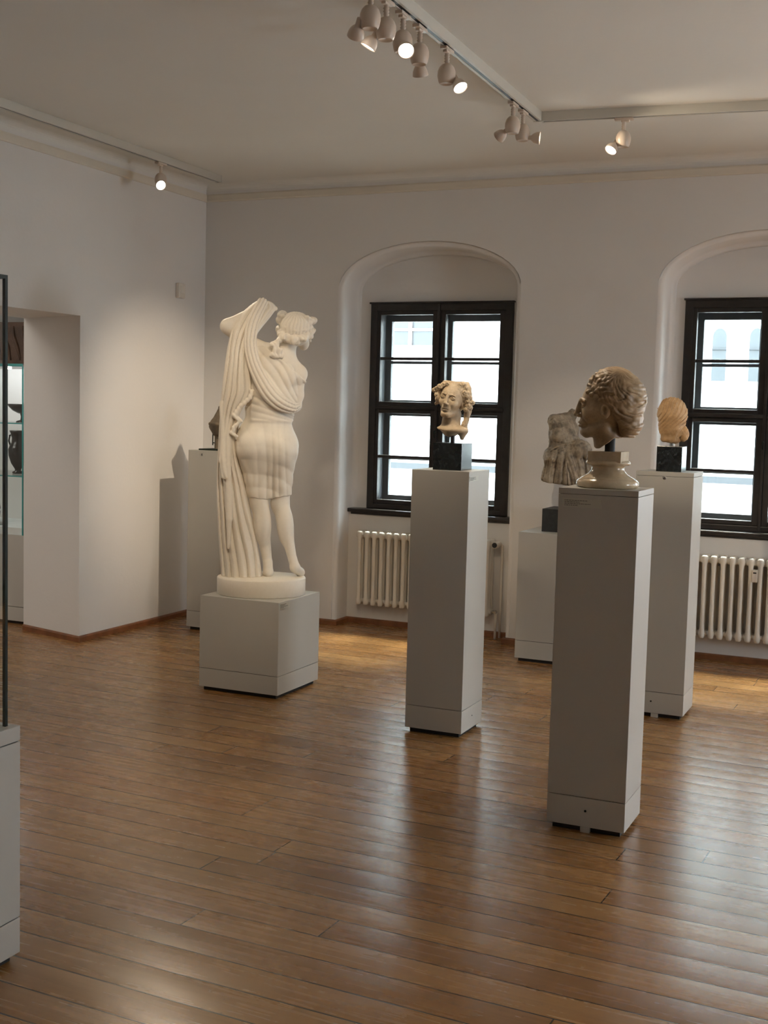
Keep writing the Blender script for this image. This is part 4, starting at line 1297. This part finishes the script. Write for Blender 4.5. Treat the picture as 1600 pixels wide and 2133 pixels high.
def build_torso_fragment():
    az = math.radians(-15.5)
    root = empty('torso_fragment', (-2.150, 7.745, 0.838), 0, 'grey weathered torso fragment with clinging drapery, on a dark block between the windows', 'sculpture')
    mp = mapper(358, 821, 1.373 - 0.838, 0.000737, -0.04)
    def f(P):
        x, v, y = P.T
        d = U(40, ell(P, (300, 0, 690), (140, 120, 170)), ell(P, (330, 0, 880), (185, 135, 190)), ell(P, (340, 0, 1040), (205, 130, 150)))
        d = U(26, d, ell(P, (216, -20, 585), (66, 80, 72)), ell(P, (372, 10, 520), (52, 60, 60)), ell(P, (300, 0, 560), (90, 80, 55)))
        d = U(22, d, ell(P, (452, -92, 812), (92, 88, 84)), ell(P, (262, -92, 700), (70, 60, 66)), ell(P, (190, -30, 890), (66, 80, 80)), ell(P, (200, -20, 1085), (78, 90, 62)))
        # strap of folded cloth from the middle to the left side
        for k in range(3):
            d = U(7, d, chain(P, [(330, -128, 770 + 16 * k), (250, -124, 800 + 22 * k), (168, -80, 850 + 30 * k)], [10, 13, 11], 5))
        d = smax(d, -chain(P, [(372, -150, 800), (388, -165, 870), (440, -172, 912), (510, -150, 890), (560, -90, 800)], [11, 15, 17, 15, 10], 5), 12)
        d = smax(d, -chain(P, [(300, -140, 640), (330, -150, 740), (380, -140, 790)], [8, 11, 9], 5), 14)
        # hanging folds
        lower = np.clip((y - 820) / 90, 0, 1)
        ph = (x - 320) * (0.040 + 0.00001 * (1160 - y)) - (y - 900) * 0.014 * np.sign(x - 330) * 0.6 + 0.9 * lump(P, 0.012, 3)
        d = d + 6 - lower * 20 * ridge(ph, 0.75) - lower * 7 * ridge(ph * 2.3 + 0.7, 1.0)
        # rough curled hair mass at the upper left
        hm = np.clip(1 - np.sqrt((x - 205) ** 2 + (y - 575) ** 2) / 95, 0, 1)
        d = d + 16 * hm * lump(P, 0.085, 6, 2)
        d = d + 11 * lump(P, 0.03, 1, 3) + 5 * lump(P, 0.09, 5, 2)
        d = smax(d, (y - (1118 + 0.10 * (x - 130))) * 0.9, 12)
        return d
    sculpted('torso', f, (90, -215, 440), (610, 190, 1185), 5.0, mp, M['grey'], root, -az, 1, 2.0)
    bm = bmesh.new(); add_tube(bm, [(0.03, 0, 0.14), (0.03, 0, 0.34)], 0.012, 14)
    from_bm('mount_rod', bm, M['shadowgap'], root)
    bm = bmesh.new(); add_box(bm, -0.137, 0.163, -0.12, 0.14, 0.0, 0.148, 0.002)
    from_bm('mount_block', bm, M['slate'], root)
build_torso_fragment()

def build_corner_fragment():
    az = math.radians(-32.0)
    root = empty('stone_fragment', (-4.64, 7.465, 1.278), 0, 'dark brown peaked stone fragment on a thin stand, corner pedestal behind the statue', 'sculpture')
    mp = mapper(157, 910, 1.440 - 1.278, 0.001084, -0.02)
    def f(P):
        x, v, y = P.T
        # a peaked upper block with sloping face
        d = U(14, cap(P, (196, 0, 890), (180, 0, 782), 96, 20, 0.8), ell(P, (200, 0, 880), (90, 66, 40)))
        d = smax(d, -((x - 100) * 0.90 + (y - 884) * 0.46), 8)
        d = smax(d, 764 - y, 8)
        d = U(8, d, chain(P, [(106, -20, 888), (150, -62, 892), (210, -66, 888)], [10, 14, 14], 8))
        d = U(6, d, chain(P, [(122, -20, 908), (170, -50, 914), (230, -50, 912)], [8, 11, 11], 8))
        neck = cap(P, (178, 0, 900), (190, 0, 968), 60, 48)
        d = U(10, d, neck)
        d = smax(d, y - 975, 6)
        return d + 4 * lump(P, 0.05, 3, 3)
    sculpted('stone', f, (80, -100, 740), (310, 100, 1000), 2.6, mp, M['darkstone'], root, -az, 1, 2.0)
    bm = bmesh.new()
    c, s_ = math.cos(-az), math.sin(-az)
    def rot(u, v, z): return (c * u - s_ * v, s_ * u + c * v, z)
    add_tube(bm, [rot(0.0, 0, 0.006), rot(0.0, 0, 0.115)], 0.022, 14)
    from_bm('mount_stand', bm, M['darkstone'], root)
    bm = bmesh.new()
    add_tube(bm, [rot(-0.034, 0, 0.125), rot(-0.034, 0, 0.035), rot(-0.034, 0, 0.052), rot(0.0, 0, 0.052)], 0.004, 8)
    from_bm('mount_hook', bm, M['darkmetal'], root)
    bm = bmesh.new(); add_box(bm, -0.10, 0.13, -0.09, 0.10, 0.0, 0.010, 0.002)
    from_bm('base_plate', bm, M['darkmetal'], root)
build_corner_fragment()

# =====================================================================
# glass cases
# =====================================================================
def build_near_case():
    x1, y1 = -2.309, 2.691
    x0, y0 = -2.96, 1.74
    cx, cy = (x0 + x1) / 2, (y0 + y1) / 2
    w, d = (x1 - x0) / 2, (y1 - y0) / 2
    root = empty('glass_display_case', (cx, cy, 0), 0, 'tall glass display case on grey base cut by the left edge of the photo', 'display case')
    box('base_cabinet', -w, w, -d, d, 0.128, 0.638, M['plinth'], root, 0.002)
    box('base_band', -w, w, -d, d, 0.022, 0.125, M['plinthband'], root, 0.002)
    box('top_rim', -w, w, -d, d, 0.641, 0.684, M['plinth'], root, 0.002)
    bm = bmesh.new()
    add_box(bm, -w + 0.02, w - 0.02, -d + 0.02, d - 0.02, 0, 0.024)
    add_box(bm, -w + 0.005, w - 0.005, -d + 0.005, d - 0.005, 0.12, 0.132); add_box(bm, -w + 0.005, w - 0.005, -d + 0.005, d - 0.005, 0.63, 0.645)
    from_bm('recessed_foot', bm, M['shadowgap'], root)
    g, zt = 0.024, 1.937
    a, b = w - g, d - g
    box('glass_side', a - 0.004, a, -b + 0.011, b - 0.011, 0.684, zt - 0.011, M['caseglass'], root)
    box('glass_side', -a, -a + 0.004, -b + 0.011, b - 0.011, 0.684, zt - 0.011, M['caseglass'], root)
    box('glass_side', -a + 0.011, a - 0.011, b - 0.004, b, 0.684, zt - 0.011, M['caseglass'], root)
    box('glass_side', -a + 0.011, a - 0.011, -b, -b + 0.004, 0.684, zt - 0.011, M['caseglass'], root)
    box('glass_top', -a + 0.011, a - 0.011, -b + 0.011, b - 0.011, zt - 0.006, zt - 0.002, M['caseglass'], root)
    for sx in (-1, 1):
        for sy in (-1, 1):
            box('corner_post', sx * a - 0.005 - sx * 0.005, sx * a + 0.005 - sx * 0.005, sy * b - 0.005 - sy * 0.005, sy * b + 0.005 - sy * 0.005, 0.684, zt, M['darkmetal'], root)
    bm = bmesh.new()
    for s in (-1, 1):
        add_box(bm, s * a - 0.005 - s * 0.005, s * a + 0.005 - s * 0.005, -b + 0.010, b - 0.010, zt - 0.010, zt)
        add_box(bm, -a + 0.010, a - 0.010, s * b - 0.005 - s * 0.005, s * b + 0.005 - s * 0.005, zt - 0.010, zt)
    from_bm('top_frame', bm, M['darkmetal'], root)
build_near_case()

def build_far_case():
    x0, x1, y0, y1 = -7.0, -5.858, 6.85, 7.42
    cx, cy = (x0 + x1) / 2, (y0 + y1) / 2
    w, d = (x1 - x0) / 2, (y1 - y0) / 2
    root = empty('glass_display_case', (cx, cy, 0), 0, 'white-based glass case of dark vases seen through the doorway', 'display case')
    zb, zt = 0.64, 1.85
    box('base_cabinet', -w - 0.05, w + 0.05, -d, d, 0.125, zb, M['plinth'], root, 0.003)
    box('base_band', -w - 0.05, w + 0.05, -d, d, 0.022, 0.122, M['plinthband'], root, 0.003)
    bm = bmesh.new(); add_box(bm, -w, w, -d + 0.02, d - 0.02, 0, 0.024); from_bm('recessed_foot', bm, M['shadowgap'], root)
    box('floor_liner', -w + 0.012, w - 0.012, -d + 0.012, d - 0.012, zb, zb + 0.05, M['cloth'], root)
    box('back_panel', -w, w, d - 0.012, d, zb, zt - 0.02, M['wall'], root)
    box('glass_front', -w, w, -d, -d + 0.006, zb, zt - 0.02, M['caseglass'], root)
    for s in (-1, 1):
        box('glass_end', s * w - 0.003 - s * 0.003, s * w + 0.003 - s * 0.003, -d + 0.007, d - 0.013, zb, zt - 0.02, M['caseglass'], root)
    box('edge_strip', w - 0.007, w + 0.001, -d - 0.001, -d + 0.007, zb, zt - 0.02, M['glassedge'], root)
    for z in (1.06, 1.435):
        sh = box('glass_shelf', -w + 0.012, w - 0.012, -d + 0.03, d - 0.015, z - 0.008, z, M['caseglass'], root)
        box('shelf_edge', -w + 0.012, w - 0.012, -d + 0.026, -d + 0.030, z - 0.009, z, M['glassedge'], sh)
    tp = box('glass_top', -w, w, -d, d, zt - 0.02, zt, M['caseglass'], root)
    box('top_edge', -w, w, -d - 0.004, -d, zt - 0.02, zt, M['glassedge'], tp)
    for x in (-0.05, 0.22, 0.49):
        bm = bmesh.new(); add_lathe(bm, [(0, 0), (0.014, 0), (0.016, 0.008), (0, 0.008)], 16)
        for vv in bm.verts: vv.co += Vector((x, -0.02, zt - 0.030))
        from_bm('case_lamp', bm, M['bulb'], tp, True)
        pl = bpy.data.lights.new('case_light', 'POINT'); pl.energy = 2.2; pl.color = (0.95, 0.98, 1.0); pl.shadow_soft_size = 0.02
        po = bpy.data.objects.new('case_light', pl); COL.objects.link(po); po.location = (cx + x, cy - 0.02, zt - 0.05)
    # things in and on the case
    def lathe_part(name, prof, mat, parent, n=36):
        bm = bmesh.new(); add_lathe(bm, prof, n); return from_bm(name, bm, mat, parent, True)
    k = empty('drinking_cup', (-6.075, 7.1, 1.435), 0, 'shallow black stemmed cup on the upper glass shelf through the doorway', 'cup')
    lathe_part('bowl', [(0, 0.062), (0.03, 0.064), (0.07, 0.085), (0.10, 0.115), (0.106, 0.132), (0.103, 0.132), (0.095, 0.117), (0.06, 0.088), (0, 0.075)], M['pot'], k)
    lathe_part('stem', [(0, 0), (0.046, 0), (0.045, 0.008), (0.016, 0.018), (0.012, 0.04), (0.018, 0.064), (0, 0.064)], M['pot'], k)
    v = empty('storage_vase', (-6.115, 7.1, 1.06), 0, 'tall black glazed vase on the lower glass shelf through the doorway', 'vase')
    lathe_part('vase_body', [(0, 0), (0.04, 0), (0.042, 0.012), (0.022, 0.022), (0.024, 0.034), (0.05, 0.075), (0.068, 0.13), (0.071, 0.175), (0.06, 0.205), (0.047, 0.225), (0.044, 0.26), (0.056, 0.30), (0.062, 0.312), (0.056, 0.314), (0.04, 0.27), (0, 0.26)], M['pot'], v)
    for s in (-1, 1):
        bm = bmesh.new(); add_tube(bm, [(s * 0.050, 0, 0.285), (s * 0.078, 0, 0.275), (s * 0.085, 0, 0.235), (s * 0.066, 0, 0.19)], 0.007, 10)
        from_bm('handle', bm, M['pot'], v, True)
    j = empty('small_jug', (-6.34, 7.08, zb + 0.05), 0, 'small dark jug standing on the floor of the far glass case', 'jug')
    lathe_part('jug_body', [(0, 0), (0.035, 0), (0.055, 0.04), (0.06, 0.08), (0.04, 0.115), (0.028, 0.13), (0.038, 0.155), (0.034, 0.155), (0.022, 0.13), (0, 0.12)], M['pot'], j)
    bm = bmesh.new(); add_tube(bm, [(0.034, 0, 0.15), (0.065, 0, 0.15), (0.072, 0, 0.11), (0.055, 0, 0.075)], 0.006, 8); from_bm('handle', bm, M['pot'], j, True)
    p = lathe_part('saucer', [(0, 0.004), (0.02, 0), (0.045, 0.008), (0.052, 0.014), (0.05, 0.016), (0.02, 0.008), (0, 0.01)], M['steel'], None)
    p.location = (-6.17, 6.98, zb + 0.05); tag(p, 'small flat grey dish lying on the white floor of the far glass case', 'dish')
    # brown carved panel on top
    pn = empty('carved_panel', (-6.42, 7.0, zt), 0, 'brown carved wooden panel standing on top of the far glass case', 'panel')
    bm = bmesh.new(); add_box(bm, -0.57, 0.56, -0.03, 0.03, 0, 0.30, 0.006); b = from_bm('board', bm, M['panel'], pn)
    bm = bmesh.new()
    for x in np.arange(-0.5, 0.55, 0.085):
        add_tube(bm, [(x, -0.03, 0.03), (x - 0.02, -0.034, 0.12), (x - 0.055, -0.033, 0.2), (x - 0.06, -0.03, 0.27)], [0.008, 0.013, 0.012, 0.006], 8)
    from_bm('carved_relief', bm, M['panel'], b, True)
build_far_case()

# =====================================================================
# light
# =====================================================================
w = bpy.data.worlds.new('world'); bpy.context.scene.world = w; w.use_nodes = True
nt = w.node_tree; bg = nt.nodes['Background']
bg.inputs[0].default_value = (0.83, 0.92, 1.0, 1); bg.inputs[1].default_value = 30.0
sd = bpy.data.lights.new('sun', 'SUN'); sd.energy = 42.0; sd.angle = math.radians(16); sd.color = (1.0, 0.93, 0.78)
so = bpy.data.objects.new('sun', sd); COL.objects.link(so)
so.rotation_euler = Vector((-0.08, -0.60, -1.0)).to_track_quat('-Z', 'Y').to_euler()
for i, c in enumerate(WIN_C):
    ld = bpy.data.lights.new('window_portal', 'AREA'); ld.shape = 'RECTANGLE'; ld.size = 1.1; ld.size_y = 1.5
    ld.cycles.is_portal = True
    lo = bpy.data.objects.new('window_portal', ld); COL.objects.link(lo)
    lo.location = (c, YN + 0.24, 1.62); lo.rotation_euler = Vector((0, -1, 0)).to_track_quat('-Z', 'Z').to_euler()
for c in ROPEN:  # sampling portal for the added right-wall opening
    ld = bpy.data.lights.new('window_portal', 'AREA'); ld.shape = 'RECTANGLE'; ld.size = 0.9; ld.size_y = 1.0
    ld.cycles.is_portal = True
    lo = bpy.data.objects.new('window_portal', ld); COL.objects.link(lo)
    lo.location = (XR + 0.02, c, 1.45); lo.rotation_euler = Vector((-1, 0, 0)).to_track_quat('-Z', 'Z').to_euler()
# unseen area light added to brighten the next room
ld = bpy.data.lights.new('next_room_fill', 'AREA'); ld.energy = 38; ld.size = 1.5; ld.color = (1, 0.94, 0.86)
lo = bpy.data.objects.new('next_room_fill', ld); COL.objects.link(lo); lo.location = (-6.9, 4.4, 3.15)

sc = bpy.context.scene
sc.view_settings.view_transform = 'Standard'
sc.view_settings.look = 'None'
sc.view_settings.exposure = 0.0
sc.cycles.max_bounces = 10
sc.cycles.diffuse_bounces = 6
sc.cycles.transparent_max_bounces = 16
sc.cycles.sample_clamp_indirect = 6.0
